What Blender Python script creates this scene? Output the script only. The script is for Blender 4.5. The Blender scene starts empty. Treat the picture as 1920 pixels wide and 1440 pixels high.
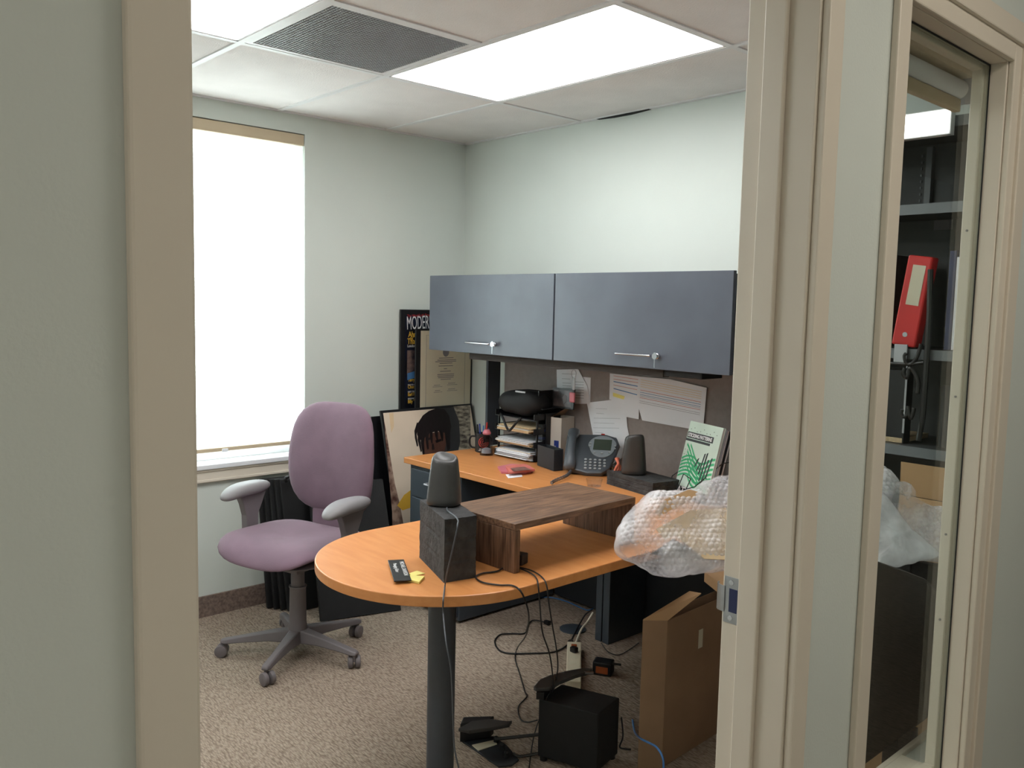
import bpy, bmesh, math, random
from mathutils import Vector, Matrix, noise
random.seed(7)
PI = math.pi
SC = bpy.context.scene
COL = SC.collection

# ------------------------------------------------------------------ camera, world, exposure
CAM = Vector((3.8878, -3.1442, 1.5036)); YAW, PIT, ROL, FPX = 0.7387, -0.0917, 0.0218, 1606.1
_fw = Vector((-math.cos(YAW)*math.cos(PIT), math.sin(YAW)*math.cos(PIT), math.sin(PIT)))
_r = _fw.cross(Vector((0, 0, 1))).normalized(); _u = _r.cross(_fw)
CR = _r*math.cos(ROL)+_u*math.sin(ROL); CU = -_r*math.sin(ROL)+_u*math.cos(ROL)
cam = bpy.data.cameras.new('camera'); cam.sensor_width = 36; cam.lens = FPX/1920*36; cam.clip_start = 0.02
co = bpy.data.objects.new('camera', cam); COL.objects.link(co)
co.matrix_world = Matrix(((CR.x, CU.x, -_fw.x, CAM.x), (CR.y, CU.y, -_fw.y, CAM.y), (CR.z, CU.z, -_fw.z, CAM.z), (0, 0, 0, 1)))
SC.camera = co
SC.view_settings.view_transform = 'Standard'; SC.view_settings.look = 'None'
SC.view_settings.exposure = 0.3; SC.view_settings.gamma = 1.0; SC.view_settings.use_curve_mapping = False
world = bpy.data.worlds.new('sky'); SC.world = world; world.use_nodes = True
bg = world.node_tree.nodes['Background']; bg.inputs[0].default_value = (0.86, 0.94, 1.0, 1); bg.inputs[1].default_value = 10.5
LIGHT_ROOM = 7.0; LIGHT_HALL = 4.4

def at(px, py, ax, val):
    """point of the photograph (1920x1440) on the plane axis=val"""
    d = _fw + CR*((px-960)/FPX) - CU*((py-720)/FPX); i = 'xyz'.index(ax)
    return CAM + d*((val-CAM[i])/d[i])

# ------------------------------------------------------------------ materials
def lin(c):
    return tuple(((v/255)/12.92 if v/255 <= .04045 else ((v/255+.055)/1.055)**2.4) for v in c)+(1,)
def mat(name, rgb, rough=.5, var=.06, vs=8, bump=0, bs=60, metal=0, spec=.5, stretch=(1, 1, 1), rgb2=None, emit=0, trans=0, sheen=0, alpha=1, coat=0):
    m = bpy.data.materials.new(name); m.use_nodes = True; nt = m.node_tree; N = nt.nodes; L = nt.links
    b = N['Principled BSDF']; b.inputs['Roughness'].default_value = rough; b.inputs['Metallic'].default_value = metal
    b.inputs['Specular IOR Level'].default_value = spec; b.inputs['Sheen Weight'].default_value = sheen
    b.inputs['Transmission Weight'].default_value = trans; b.inputs['Alpha'].default_value = alpha
    b.inputs['Coat Weight'].default_value = coat
    tc = N.new('ShaderNodeTexCoord'); mp = N.new('ShaderNodeMapping'); mp.inputs['Scale'].default_value = stretch
    L.new(tc.outputs['Object'], mp.inputs['Vector'])
    nz = N.new('ShaderNodeTexNoise'); nz.inputs['Scale'].default_value = vs; nz.inputs['Detail'].default_value = 4
    L.new(mp.outputs[0], nz.inputs['Vector'])
    cr = N.new('ShaderNodeValToRGB'); c = lin(rgb)
    a = lin(rgb2) if rgb2 else tuple(min(1, v*(1-var)) for v in c[:3])+(1,)
    d = c if rgb2 else tuple(min(1, v*(1+var)) for v in c[:3])+(1,)
    cr.color_ramp.elements[0].position = .35; cr.color_ramp.elements[1].position = .65
    cr.color_ramp.elements[0].color = a; cr.color_ramp.elements[1].color = d
    L.new(nz.outputs[0], cr.inputs[0]); L.new(cr.outputs[0], b.inputs['Base Color'])
    if emit:
        b.inputs['Emission Color'].default_value = c; b.inputs['Emission Strength'].default_value = emit
    if bump:
        n2 = N.new('ShaderNodeTexNoise'); n2.inputs['Scale'].default_value = bs; n2.inputs['Detail'].default_value = 3
        L.new(mp.outputs[0], n2.inputs['Vector'])
        bp = N.new('ShaderNodeBump'); bp.inputs['Strength'].default_value = bump; bp.inputs['Distance'].default_value = .003
        L.new(n2.outputs[0], bp.inputs['Height']); L.new(bp.outputs[0], b.inputs['Normal'])
    return m

M = {}
M['wall'] = mat('wall_paint', (206, 212, 206), .62, .015, 3, .12, 220)
M['trim'] = mat('trim_paint', (216, 207, 192), .38, .015, 3, .03, 60)
M['winwhite'] = mat('window_white', (232, 234, 238), .35, .01)
M['tile'] = mat('ceiling_tile', (228, 222, 219), .9, .03, 5, .5, 160)
M['tbar'] = mat('grid_white', (222, 220, 220), .4, .01)
M['void'] = mat('dark_void', (16, 16, 18), .9, .1)
M['base'] = mat('base_carpet', (118, 101, 92), .95, .3, 90, .5, 300)
M['desk'] = mat('desk_laminate', (212, 144, 86), .34, .09, 7, .02, 80, stretch=(1, 6, 6), rgb2=(203, 133, 75))
M['deskedge'] = M['desk']
M['door'] = mat('cabinet_slate', (86, 91, 101), .34, .10, 5, 0, 60, rgb2=(79, 83, 93))
M['slate'] = mat('slate_metal', (62, 70, 78), .42, .05, 6)
M['black'] = mat('black_plastic', (24, 25, 28), .4, .08, 12)
M['blackmatte'] = mat('black_matte', (17, 18, 20), .7, .12, 20, .2, 120)
M['dark'] = mat('dark_panel', (34, 38, 43), .55, .06)
M['pole'] = mat('pole_grey', (66, 70, 76), .5, .04, 30, .1, 250)
M['walnut'] = mat('riser_walnut', (132, 100, 76), .42, .2, 9, .25, 60, stretch=(14, 1.2, 14), rgb2=(84, 60, 44))
M['walnutside'] = mat('riser_walnut_side', (126, 94, 72), .45, .2, 9, .25, 60, stretch=(14, 14, 1.0), rgb2=(74, 52, 38))
M['block'] = mat('charcoal_block', (62, 61, 61), .85, .3, 26, 1.0, 90, rgb2=(42, 42, 43))
M['spk'] = mat('speaker_shell', (58, 57, 56), .36, .05, 20, .12, 600)
M['mauve'] = mat('mauve_fabric', (118, 94, 108), .85, .07, 10, .4, 500, sheen=.15)
M['chairgrey'] = mat('chair_grey', (112, 106, 108), .45, .04, 10)
M['armgrey'] = mat('arm_grey', (134, 131, 133), .5, .04, 10)
M['chrome'] = mat('chrome', (205, 205, 210), .18, .02, 5, metal=1)
M['steel'] = mat('strike_steel', (178, 180, 184), .3, .03, 20, metal=1)
M['paper'] = mat('paper_white', (226, 226, 230), .8, .02, 6)
M['manila'] = mat('manila', (222, 196, 158), .8, .05, 10)
M['card'] = mat('cardboard', (184, 148, 108), .8, .05, 8, .1, 90)
M['carddark'] = mat('cardboard_brown', (152, 122, 94), .8, .06, 8, .1, 90)
M['wbox'] = mat('white_box', (214, 206, 196), .7, .03, 7)
M['blue'] = mat('label_blue', (34, 58, 140), .5, .03)
M['navy'] = mat('navy', (34, 44, 84), .5, .05)
M['yellow'] = mat('sticky_yellow', (236, 222, 130), .8, .03)
M['gold'] = mat('print_gold', (222, 176, 62), .6, .05)
M['red'] = mat('print_red', (196, 52, 44), .5, .05)
M['binder'] = mat('binder_red', (206, 42, 40), .4, .05)
M['white'] = mat('print_white', (232, 232, 232), .6, .02)
M['ink'] = mat('print_grey', (120, 118, 122), .7, .1)
M['inkblue'] = mat('print_blue', (70, 120, 170), .7, .1)
M['inkred'] = mat('print_rose', (200, 110, 100), .7, .1)
M['cert'] = mat('certificate_paper', (212, 204, 180), .45, .02, 6)
M['cream'] = mat('photo_cream', (222, 206, 186), .4, .04, 4)
M['hair'] = mat('photo_hair', (26, 20, 22), .4, .2, 30, stretch=(1, 3, 1))
M['skin'] = mat('photo_skin', (88, 58, 48), .4, .15, 22)
M['photodark'] = mat('photo_dark', (56, 56, 60), .4, .1, 8)
M['zebra'] = mat('photo_stripes', (190, 180, 160), .4, .1, 22, stretch=(1, 1, 3), rgb2=(66, 58, 54))
M['leo'] = mat('photo_mottled', (176, 150, 132), .45, .2, 26, stretch=(1, 1, 1), rgb2=(84, 52, 44))
M['green'] = mat('print_green', (52, 172, 112), .45, .1, 14)
M['mint'] = mat('print_mint', (196, 214, 200), .45, .04, 8)
M['pink'] = mat('keychain_pink', (196, 110, 120), .5, .1)
M['coral'] = mat('coral_cloth', (214, 120, 96), .7, .1, 30)
M['lcd'] = mat('phone_screen', (74, 84, 74), .2, .03, 5)
M['phone'] = mat('phone_charcoal', (78, 84, 90), .42, .04, 20)
M['phonelt'] = mat('phone_grey', (142, 150, 156), .4, .03, 20)
M['key'] = mat('phone_key', (172, 176, 178), .4, .03)
M['panel'] = mat('tack_fabric', (138, 128, 124), .9, .05, 40, .3, 400)
M['bookcase'] = mat('bookcase_grey', (64, 66, 66), .5, .04, 6)
M['shelfedge'] = mat('shelf_grey', (112, 116, 120), .4, .04, 6)
M['iron'] = mat('wrought_iron', (30, 29, 28), .38, .1, 12)
M['beige'] = mat('strip_beige', (214, 204, 180), .45, .02)
M['cord'] = mat('cord_black', (18, 18, 20), .45, .05)
M['cordgrey'] = mat('cord_grey', (74, 78, 84), .45, .05)
M['cordblue'] = mat('cord_blue', (74, 128, 190), .4, .05)
M['cordwhite'] = mat('cord_ivory', (214, 208, 190), .45, .03)
M['orange'] = mat('cable_orange', (166, 84, 40), .5, .1)
M['brownchair'] = mat('dark_brown_fabric', (58, 52, 48), .9, .08, 30, .3, 300)
M['lens'] = mat('light_lens', (255, 255, 255), .5, 0, 3, emit=LIGHT_ROOM)
M['lenshall'] = mat('hall_light_lens', (255, 246, 234), .5, 0, 3, emit=LIGHT_HALL)
M['lightbox'] = mat('lightbox_face', (255, 255, 255), .5, 0, 3, emit=3)  # emission for the added bookcase panel, not a known lamp
M['ply'] = mat('rail_tan', (196, 178, 150), .5, .03)
M['silverlogo'] = mat('logo_silver', (170, 172, 176), .4, .03)

def carpet():
    m = mat('carpet', (150, 134, 118), .97, .1); nt = m.node_tree; N = nt.nodes; L = nt.links; b = N['Principled BSDF']
    tc = N.new('ShaderNodeTexCoord'); mp = N.new('ShaderNodeMapping'); mp.inputs['Rotation'].default_value = (0, 0, math.radians(40)); mp.inputs['Scale'].default_value = (44, 190, 1)
    L.new(tc.outputs['Object'], mp.inputs[0])
    n0 = N.new('ShaderNodeTexNoise'); n0.inputs['Scale'].default_value = 30; L.new(tc.outputs['Object'], n0.inputs[0])
    mx = N.new('ShaderNodeMixRGB'); mx.blend_type = 'ADD'; mx.inputs[0].default_value = 1.0
    L.new(mp.outputs[0], mx.inputs[1]); L.new(n0.outputs['Color'], mx.inputs[2])
    v = N.new('ShaderNodeTexVoronoi'); v.inputs['Scale'].default_value = 1.0; L.new(mx.outputs[0], v.inputs[0])
    cr = N.new('ShaderNodeValToRGB'); cr.color_ramp.elements[0].position = .05; cr.color_ramp.elements[0].color = lin((182, 166, 148))
    cr.color_ramp.elements[1].position = .85; cr.color_ramp.elements[1].color = lin((122, 106, 93))
    L.new(v.outputs['Distance'], cr.inputs[0])
    n1 = N.new('ShaderNodeTexNoise'); n1.inputs['Scale'].default_value = 500; L.new(tc.outputs['Object'], n1.inputs[0])
    m2 = N.new('ShaderNodeMixRGB'); m2.blend_type = 'OVERLAY'; m2.inputs[0].default_value = .35
    L.new(cr.outputs[0], m2.inputs[1]); L.new(n1.outputs[0], m2.inputs[2]); L.new(m2.outputs[0], b.inputs['Base Color'])
    bp = N.new('ShaderNodeBump'); bp.invert = True; bp.inputs['Strength'].default_value = .7; bp.inputs['Distance'].default_value = .006
    L.new(v.outputs['Distance'], bp.inputs['Height']); L.new(bp.outputs[0], b.inputs['Normal'])
    return m
M['carpet'] = carpet()

def thin_glass(name, tint=(.92, .95, .93), refl=1.0, ior=1.5):
    m = bpy.data.materials.new(name); m.use_nodes = True; nt = m.node_tree; N = nt.nodes; L = nt.links
    N.remove(N['Principled BSDF']); o = N['Material Output']
    t = N.new('ShaderNodeBsdfTransparent'); t.inputs[0].default_value = tint+(1,)
    g = N.new('ShaderNodeBsdfGlossy'); g.inputs['Roughness'].default_value = .01
    lw = N.new('ShaderNodeLayerWeight'); lw.inputs[0].default_value = .5
    f5 = N.new('ShaderNodeMath'); f5.operation = 'POWER'; f5.inputs[1].default_value = 5; L.new(lw.outputs['Facing'], f5.inputs[0])
    f = N.new('ShaderNodeMath'); f.operation = 'MULTIPLY_ADD'; f.inputs[1].default_value = .8; f.inputs[2].default_value = .03; L.new(f5.outputs[0], f.inputs[0])
    x = N.new('ShaderNodeMixShader'); L.new(f.outputs[0], x.inputs[0]); L.new(t.outputs[0], x.inputs[1]); L.new(g.outputs[0], x.inputs[2]); L.new(x.outputs[0], o.inputs[0])
    return m
M['glass'] = thin_glass('window_glass'); M['clear'] = thin_glass('clear_plastic', (.95, .95, .96)); M['smoke'] = thin_glass('smoky_plastic', (.70, .70, .73))
def shade():
    m = bpy.data.materials.new('cellular_shade'); m.use_nodes = True; nt = m.node_tree; N = nt.nodes; L = nt.links
    N.remove(N['Principled BSDF']); o = N['Material Output']
    tc = N.new('ShaderNodeTexCoord'); nz = N.new('ShaderNodeTexNoise'); nz.inputs['Scale'].default_value = 200; L.new(tc.outputs['Object'], nz.inputs[0])
    cr = N.new('ShaderNodeValToRGB'); cr.color_ramp.elements[0].color = (.88, .89, .86, 1); cr.color_ramp.elements[1].color = (.94, .94, .92, 1); L.new(nz.outputs[0], cr.inputs[0])
    d = N.new('ShaderNodeBsdfDiffuse'); t = N.new('ShaderNodeBsdfTranslucent'); L.new(cr.outputs[0], d.inputs[0]); L.new(cr.outputs[0], t.inputs[0])
    x = N.new('ShaderNodeMixShader'); x.inputs[0].default_value = .5; L.new(d.outputs[0], x.inputs[1]); L.new(t.outputs[0], x.inputs[2]); L.new(x.outputs[0], o.inputs[0])
    return m
M['shade'] = shade()
def wrapmat(name, clear, bscale=70):
    m = bpy.data.materials.new(name); m.use_nodes = True; nt = m.node_tree; N = nt.nodes; L = nt.links
    b = N['Principled BSDF']; o = N['Material Output']
    b.inputs['Base Color'].default_value = (.95, .94, .97, 1); b.inputs['Roughness'].default_value = .1; b.inputs['Specular IOR Level'].default_value = 1.0
    tc = N.new('ShaderNodeTexCoord'); v = N.new('ShaderNodeTexVoronoi'); v.inputs['Scale'].default_value = bscale; v.inputs['Randomness'].default_value = .6; L.new(tc.outputs['Object'], v.inputs[0])
    rim = N.new('ShaderNodeMapRange'); rim.inputs[1].default_value = .36; rim.inputs[2].default_value = .56; L.new(v.outputs['Distance'], rim.inputs[0])
    nz = N.new('ShaderNodeTexNoise'); nz.inputs['Scale'].default_value = 45; nz.inputs['Detail'].default_value = 5; L.new(tc.outputs['Object'], nz.inputs[0])
    ad = N.new('ShaderNodeMath'); ad.operation = 'MULTIPLY_ADD'; ad.inputs[1].default_value = -1.0; L.new(rim.outputs[0], ad.inputs[0]); L.new(nz.outputs[0], ad.inputs[2])
    bp = N.new('ShaderNodeBump'); bp.inputs['Strength'].default_value = .7; bp.inputs['Distance'].default_value = .003
    L.new(nz.outputs[0], bp.inputs['Height']); L.new(bp.outputs[0], b.inputs['Normal'])
    tl = N.new('ShaderNodeBsdfTranslucent'); tl.inputs[0].default_value = (.95, .94, .97, 1); L.new(bp.outputs[0], tl.inputs['Normal'])
    x0 = N.new('ShaderNodeMixShader'); x0.inputs[0].default_value = .25; L.new(b.outputs[0], x0.inputs[1]); L.new(tl.outputs[0], x0.inputs[2])
    t = N.new('ShaderNodeBsdfTransparent'); t.inputs[0].default_value = (.97, .97, .98, 1)
    n2 = N.new('ShaderNodeTexNoise'); n2.inputs['Scale'].default_value = 9; n2.inputs['Detail'].default_value = 6; L.new(tc.outputs['Object'], n2.inputs[0])
    mr = N.new('ShaderNodeMapRange'); mr.inputs[1].default_value = .36; mr.inputs[2].default_value = .64
    mr.inputs[3].default_value = min(1, clear+.3); mr.inputs[4].default_value = max(0, clear-.3); L.new(n2.outputs[0], mr.inputs[0])
    rm = N.new('ShaderNodeMath'); rm.operation = 'MULTIPLY_ADD'; rm.inputs[1].default_value = 0; rm.use_clamp = True; L.new(rim.outputs[0], rm.inputs[0]); L.new(mr.outputs[0], rm.inputs[2])
    x = N.new('ShaderNodeMixShader'); L.new(rm.outputs[0], x.inputs[0]); L.new(x0.outputs[0], x.inputs[1]); L.new(t.outputs[0], x.inputs[2]); L.new(x.outputs[0], o.inputs[0])
    return m
M['wrap'] = wrapmat('bubble_film', .56, 75); M['wrapmilky'] = wrapmat('foam_film', .3, 40)

# ------------------------------------------------------------------ mesh helpers
class MB:
    def __init__(s): s.bm = bmesh.new()
    def box(s, x0, x1, y0, y1, z0, z1, mtx=None, bev=0):
        b = bmesh.new(); bmesh.ops.create_cube(b, size=1)
        for v in b.verts:
            v.co = Vector((x0+(v.co.x+.5)*(x1-x0), y0+(v.co.y+.5)*(y1-y0), z0+(v.co.z+.5)*(z1-z0)))
        if bev: bmesh.ops.bevel(b, geom=list(b.edges), offset=bev, segments=2, affect='EDGES', profile=.6)
        return s._add(b, mtx)
    def _add(s, b, mtx=None):
        if mtx is not None: bmesh.ops.transform(b, matrix=mtx, verts=b.verts)
        me = bpy.data.meshes.new('t'); b.to_mesh(me); b.free(); s.bm.from_mesh(me); bpy.data.meshes.remove(me); return s
    def hexa(s, bot, top):
        vs = [s.bm.verts.new(p) for p in list(bot)+list(top)]; n = len(bot)
        s.bm.faces.new(vs[:n][::-1]); s.bm.faces.new(vs[n:])
        for i in range(n): s.bm.faces.new([vs[i], vs[(i+1) % n], vs[n+(i+1) % n], vs[n+i]])
        return s
    def prism(s, pts, d):
        d = Vector(d); P = [Vector(p) for p in pts]; return s.hexa(P, [p+d for p in P])
    def loft(s, rings, cap=True, closed=False):
        R = [[s.bm.verts.new(p) for p in r] for r in rings]; n = len(rings[0])
        for a, b in zip(R, R[1:]+([R[0]] if closed else [])):
            for i in range(n): s.bm.faces.new([a[i], a[(i+1) % n], b[(i+1) % n], b[i]])
        if cap and not closed:
            s.bm.faces.new(R[0][::-1]); s.bm.faces.new(R[-1])
        return s
    def lathe(s, prof, c=(0, 0, 0), n=24, mtx=None):
        b = MB(); b.loft([[Vector((c[0]+r*math.cos(2*PI*i/n), c[1]+r*math.sin(2*PI*i/n), c[2]+z)) for i in range(n)] for r, z in prof])
        return s._add(b.bm, mtx)
    def tube(s, pts, r, n=8, smooth=True):
        P = [Vector(p) for p in pts]
        if smooth and len(P) > 2:
            Q = []
            for i in range(len(P)-1):
                a, b, c, d = P[max(i-1, 0)], P[i], P[i+1], P[min(i+2, len(P)-1)]
                for k in range(8):
                    t = k/8; Q.append(.5*((2*b)+(c-a)*t+(2*a-5*b+4*c-d)*t*t+(3*b-a-3*c+d)*t**3))
            Q.append(P[-1]); P = Q
        rings = []; up = Vector((.13, .21, .97))
        for i, p in enumerate(P):
            t = (P[min(i+1, len(P)-1)]-P[max(i-1, 0)]).normalized()
            e = t.cross(up)
            if e.length < .05: e = t.cross(Vector((1, 0, 0)))
            e.normalize(); up2 = e.cross(t).normalized()
            rings.append([p+(e*math.cos(2*PI*k/n)+up2*math.sin(2*PI*k/n))*r for k in range(n)])
        return s.loft(rings)

def wm(o):
    m = o.matrix_basis.copy()
    while o.parent: o = o.parent; m = o.matrix_basis @ m
    return m
def obj(name, mb, m, parent=None, world=True, bev=0, smooth=None, sub=0, origin=None):
    bm = mb.bm if isinstance(mb, MB) else mb
    bmesh.ops.recalc_face_normals(bm, faces=bm.faces)
    loc = None
    if parent is not None and world:
        bmesh.ops.transform(bm, matrix=wm(parent).inverted(), verts=bm.verts)
    elif parent is None:
        if origin is None:
            xs = [v.co for v in bm.verts]
            lo = Vector([min(v[i] for v in xs) for i in range(3)]); hi = Vector([max(v[i] for v in xs) for i in range(3)])
            loc = Vector(((lo.x+hi.x)/2, (lo.y+hi.y)/2, lo.z))
        else: loc = Vector(origin)
        bmesh.ops.translate(bm, vec=-loc, verts=bm.verts)
    me = bpy.data.meshes.new(name); bm.to_mesh(me); bm.free()
    o = bpy.data.objects.new(name, me); COL.objects.link(o)
    if loc is not None: o.location = loc
    if parent is not None: o.parent = parent
    me.materials.append(m)
    if smooth:
        for p in me.polygons: p.use_smooth = True
        if smooth is not True: me.set_sharp_from_angle(angle=math.radians(smooth))
    if bev:
        md = o.modifiers.new('bevel', 'BEVEL'); md.width = bev; md.segments = 2; md.limit_method = 'ANGLE'; md.angle_limit = math.radians(40)
    if sub:
        md = o.modifiers.new('sub', 'SUBSURF'); md.levels = sub; md.render_levels = sub
    return o
def tag(o, label, cat, group=None, kind=None):
    o['label'] = label; o['category'] = cat
    if group: o['group'] = group
    if kind: o['kind'] = kind
    return o
def thing(name, label, cat, loc=(0, 0, 0), rz=0, group=None):
    o = bpy.data.objects.new(name, None); COL.objects.link(o); o.location = loc; o.rotation_euler = (0, 0, rz)
    o.matrix_basis = Matrix.Translation(loc) @ Matrix.Rotation(rz, 4, 'Z')
    o.empty_display_size = .05
    return tag(o, label, cat, group)
def struct(name, mb, m, bev=0, label=None):
    o = obj(name, mb, m, bev=bev); o['kind'] = 'structure'
    if label: o['label'] = label
    return o
def B(*a, **k): return MB().box(*a, **k)

class Fr:
    """flat frame: origin O, unit axes U, V (metres)"""
    def __init__(s, O, U, V):
        s.O = Vector(O); s.U = Vector(U).normalized(); V = Vector(V); s.V = (V-s.U*V.dot(s.U)).normalized(); s.N = s.U.cross(s.V)
        if s.N.dot(CAM-s.O) < 0: s.N = -s.N
    def p(s, u, v, l=0): return s.O+s.U*u+s.V*v+s.N*l
    def poly(s, mb, pts, l=.0005, t=.0006):
        return mb.prism([s.p(u, v, l) for u, v in pts], s.N*t)
    def rect(s, mb, u0, v0, u1, v1, l=.0005, t=.0006): return s.poly(mb, [(u0, v0), (u1, v0), (u1, v1), (u0, v1)], l, t)
    def proj(s, px, py):
        d = _fw + CR*((px-960)/FPX) - CU*((py-720)/FPX); t = (s.O-CAM).dot(s.N)/d.dot(s.N); q = CAM+d*t-s.O
        return (q.dot(s.U), q.dot(s.V))
    def px(s, pts): return [s.proj(*p) for p in pts]
def text(fr, parent, name, items, m, l=.0012, bold=0, shear=0):
    if len(items) > 1:
        for it in items: text(fr, parent, name, [it], m, l, bold, shear)
        return
    """items: (string, u, v, size[, rot[, xscale]]) merged into one mesh of lettering"""
    mb = MB()
    for it in items:
        st, u, v, size = it[:4]; rot = it[4] if len(it) > 4 else 0; xs = it[5] if len(it) > 5 else 1
        c = bpy.data.curves.new('t', 'FONT'); c.body = st; c.size = size; c.extrude = .0002; c.offset = bold; c.shear = shear; c.resolution_u = 3
        o = bpy.data.objects.new('t', c); COL.objects.link(o)
        me = bpy.data.meshes.new_from_object(o.evaluated_get(bpy.context.evaluated_depsgraph_get()))
        R = Matrix.Rotation(rot, 4, 'Z') @ Matrix.Diagonal((xs, 1, 1, 1))
        W = fr.U.cross(fr.V)
        for ve in me.vertices:
            q = R @ ve.co; ve.co = fr.p(u+q.x, v+q.y, l)+W*q.z
        mb.bm.from_mesh(me); bpy.data.meshes.remove(me); bpy.data.objects.remove(o); bpy.data.curves.remove(c)
    return obj(name, mb, m, parent)
def cushion(w, h, t, e=3.0, nr=14, na=48, fn=None):
    """superellipse pad in local XY, thickness along Z, fn(x,y,z)->Vector"""
    mb = MB(); bm = mb.bm; fn = fn or (lambda x, y, z: Vector((x, y, z)))
    def pt(r, a, sgn):
        c, s_ = math.cos(a), math.sin(a); k = (abs(c)**e+abs(s_)**e)**(-1/e)
        x, y = w/2*c*k*r, h/2*s_*k*r
        return fn(x, y, sgn*t/2*(1-r**4)**.5)
    rs = [math.sin(PI/2*i/nr) for i in range(1, nr+1)]
    rings = {}
    for sg in (1, -1):
        cv = bm.verts.new(pt(0, 0, sg)); prev = None
        for r in rs:
            if sg == -1 and r == rs[-1]: ring = rings['edge']
            else: ring = [bm.verts.new(pt(r, 2*PI*i/na, sg)) for i in range(na)]
            if r == rs[-1]: rings['edge'] = ring
            for i in range(na):
                j = (i+1) % na
                bm.faces.new([cv, ring[i], ring[j]] if prev is None else [prev[i], ring[i], ring[j], prev[j]])
            prev = ring
    return mb
def dup(o, parent=None):
    c = o.copy(); COL.objects.link(c); c.parent = parent
    for ch in list(o.children): dup(ch, c)
    return c

# ------------------------------------------------------------------ setting
H = 2.408; XW = 3.113; XF = 3.232; YS = -3.75; XH = 4.95; Y0 = -6.0; Y1 = 3.2
struct('floor', B(-.15, XH+.1, Y0-.1, Y1+.1, -.1, 0), M['carpet'])
# window wall with its opening (x=0)
WY0, WY1, WZ0, WZ1 = -2.02, -1.018, .71, 2.318
w = B(-.18, 0, YS, WY0, 0, 2.6); w.box(-.18, 0, WY1, .12, 0, 2.6); w.box(-.18, 0, WY0, WY1, 0, WZ0); w.box(-.18, 0, WY0, WY1, WZ1, 2.6)
struct('wall_left', w, M['wall'])
struct('wall_back', B(0, XW, 0, .12, 0, 2.6), M['wall'])
struct('wall_front', B(0, XW, YS-.12, YS, 0, 2.6), M['wall'])
# door wall: door opening y -2.883..-1.961, sidelight y -1.688..-1.209
DY0, DY1, SY0, SY1, SZ0, SZ1 = -2.8815, -1.961, -1.690, -1.209, .50, 2.016
w = B(XW, XF, Y0, DY0-.012, 0, 2.6); w.box(XW, XF, DY0-.012, DY1+.012, 2.052, 2.6); w.box(XW, XF, DY1+.012, SY0-.012, 0, 2.6)
w.box(XW, XF, SY0-.012, SY1+.17, 0, SZ0-.012); w.box(XW, XF, SY0-.012, SY1+.17, SZ1+.10, 2.6); w.box(XW, XF, SY1+.17, Y1, 0, 2.6)
w.box(3.2005, XF, SY1+.012, SY1+.17, SZ0-.012, SZ1+.10); w.box(3.2005, XF, SY0-.012, SY1+.012, SZ1+.012, SZ1+.10)
struct('wall_right', w, M['wall'])
struct('wall_hallway', B(XH, XH+.1, Y0, Y1, 0, 2.6), M['wall'])
w = B(XF, XH, Y0-.1, Y0, 0, 2.6); struct('wall_hallway_near', w, M['wall'])
struct('wall_hallway_far', B(XF, XH, Y1, Y1+.1, 0, 2.6), M['wall'])
# door frame
f = MB()
f.box(XW, XF, DY1, DY1+.012, 0, 2.052).box(XW, XF, DY0-.012, DY0, 0, 2.052).box(XW, XF, DY0, DY1, 2.04, 2.052)
f.box(3.148, 3.184, DY1-.011, DY1, 0, 2.04).box(3.148, 3.184, DY0, DY0+.011, 0, 2.04).box(3.148, 3.184, DY0+.011, DY1-.011, 2.028, 2.04)
struct('door_1', f, M['trim'], bev=.002, label='painted door frame with stop, open doorway to the office')
def casing(name, y0, y1, z0, z1, wl, wr, wt, xf, dirn=1, bottom=False, label=None):
    c = MB(); t = .013*dirn
    def lay(y0_, y1_, z0_, z1_, th):
        a, b = sorted((xf, xf+th)); c.box(a, b, y0_, y1_, z0_, z1_)
    lay(y0-wl, y0+.0, z0-(wl if bottom else 0), z1+wt, t); lay(y1, y1+wr, z0-(wr if bottom else 0), z1+wt, t)
    lay(y0, y1, z1, z1+wt, t)
    if bottom: lay(y0, y1, z0-.05, z0, t)
    if wr > .06:
        lay(y1+.034, y1+wr, z0-(wr if bottom else 0), z1+wt, t*1.6); lay(y0, y1+.034, z1+.034, z1+wt, t*1.6)
    return struct(name, c, M['trim'], bev=.003, label=label)
casing('trim_1', DY0-.002, DY1+.006, 0, 2.046, .047, .045, .05, XF)
casing('trim_2', DY0-.006, DY1+.022, 0, 2.046, .05, .05, .05, XW, -1)
casing('trim_3', SY0+.002, SY1+.004, SZ0, SZ1, .045, .088, .075, XF, 1, True)
casing('trim_4', SY0+.002, SY1+.17, SZ0, SZ1+.10, .045, .045, .05, XW, -1, True)
# sidelight window
f = MB(); f.box(XW, XF, SY0-.012, SY0, SZ0-.012, SZ1+.012).box(3.168, XF, SY1, SY1+.012, SZ0-.012, SZ1+.012).box(3.168, 3.2, SY1+.012, SY1+.17, SZ0-.012, SZ1+.10).box(3.168, 3.2, SY0, SY1+.012, SZ1+.012, SZ1+.10).box(3.168, XF, SY0, SY1, SZ1, SZ1+.012).box(XW, XF, SY0, SY1, SZ0-.012, SZ0)
for a, b, ins in ((3.168, 3.190, .010),):   # room side stop around the pane
    f.box(a, b, SY0, SY0+.004, SZ0, SZ1).box(a, b, SY1-ins, SY1, SZ0, SZ1).box(a, b, SY0+.004, SY1-ins, SZ1-ins, SZ1).box(a, b, SY0+.004, SY1-ins, SZ0, SZ0+ins)
o = struct('window_2', f, M['trim'], bev=.002, label='tall sidelight window frame beside the doorway')
obj('window_pane', B(3.193, 3.198, SY0+.001, SY1-.001, SZ0+.001, SZ1-.001), M['glass'], o)
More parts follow.
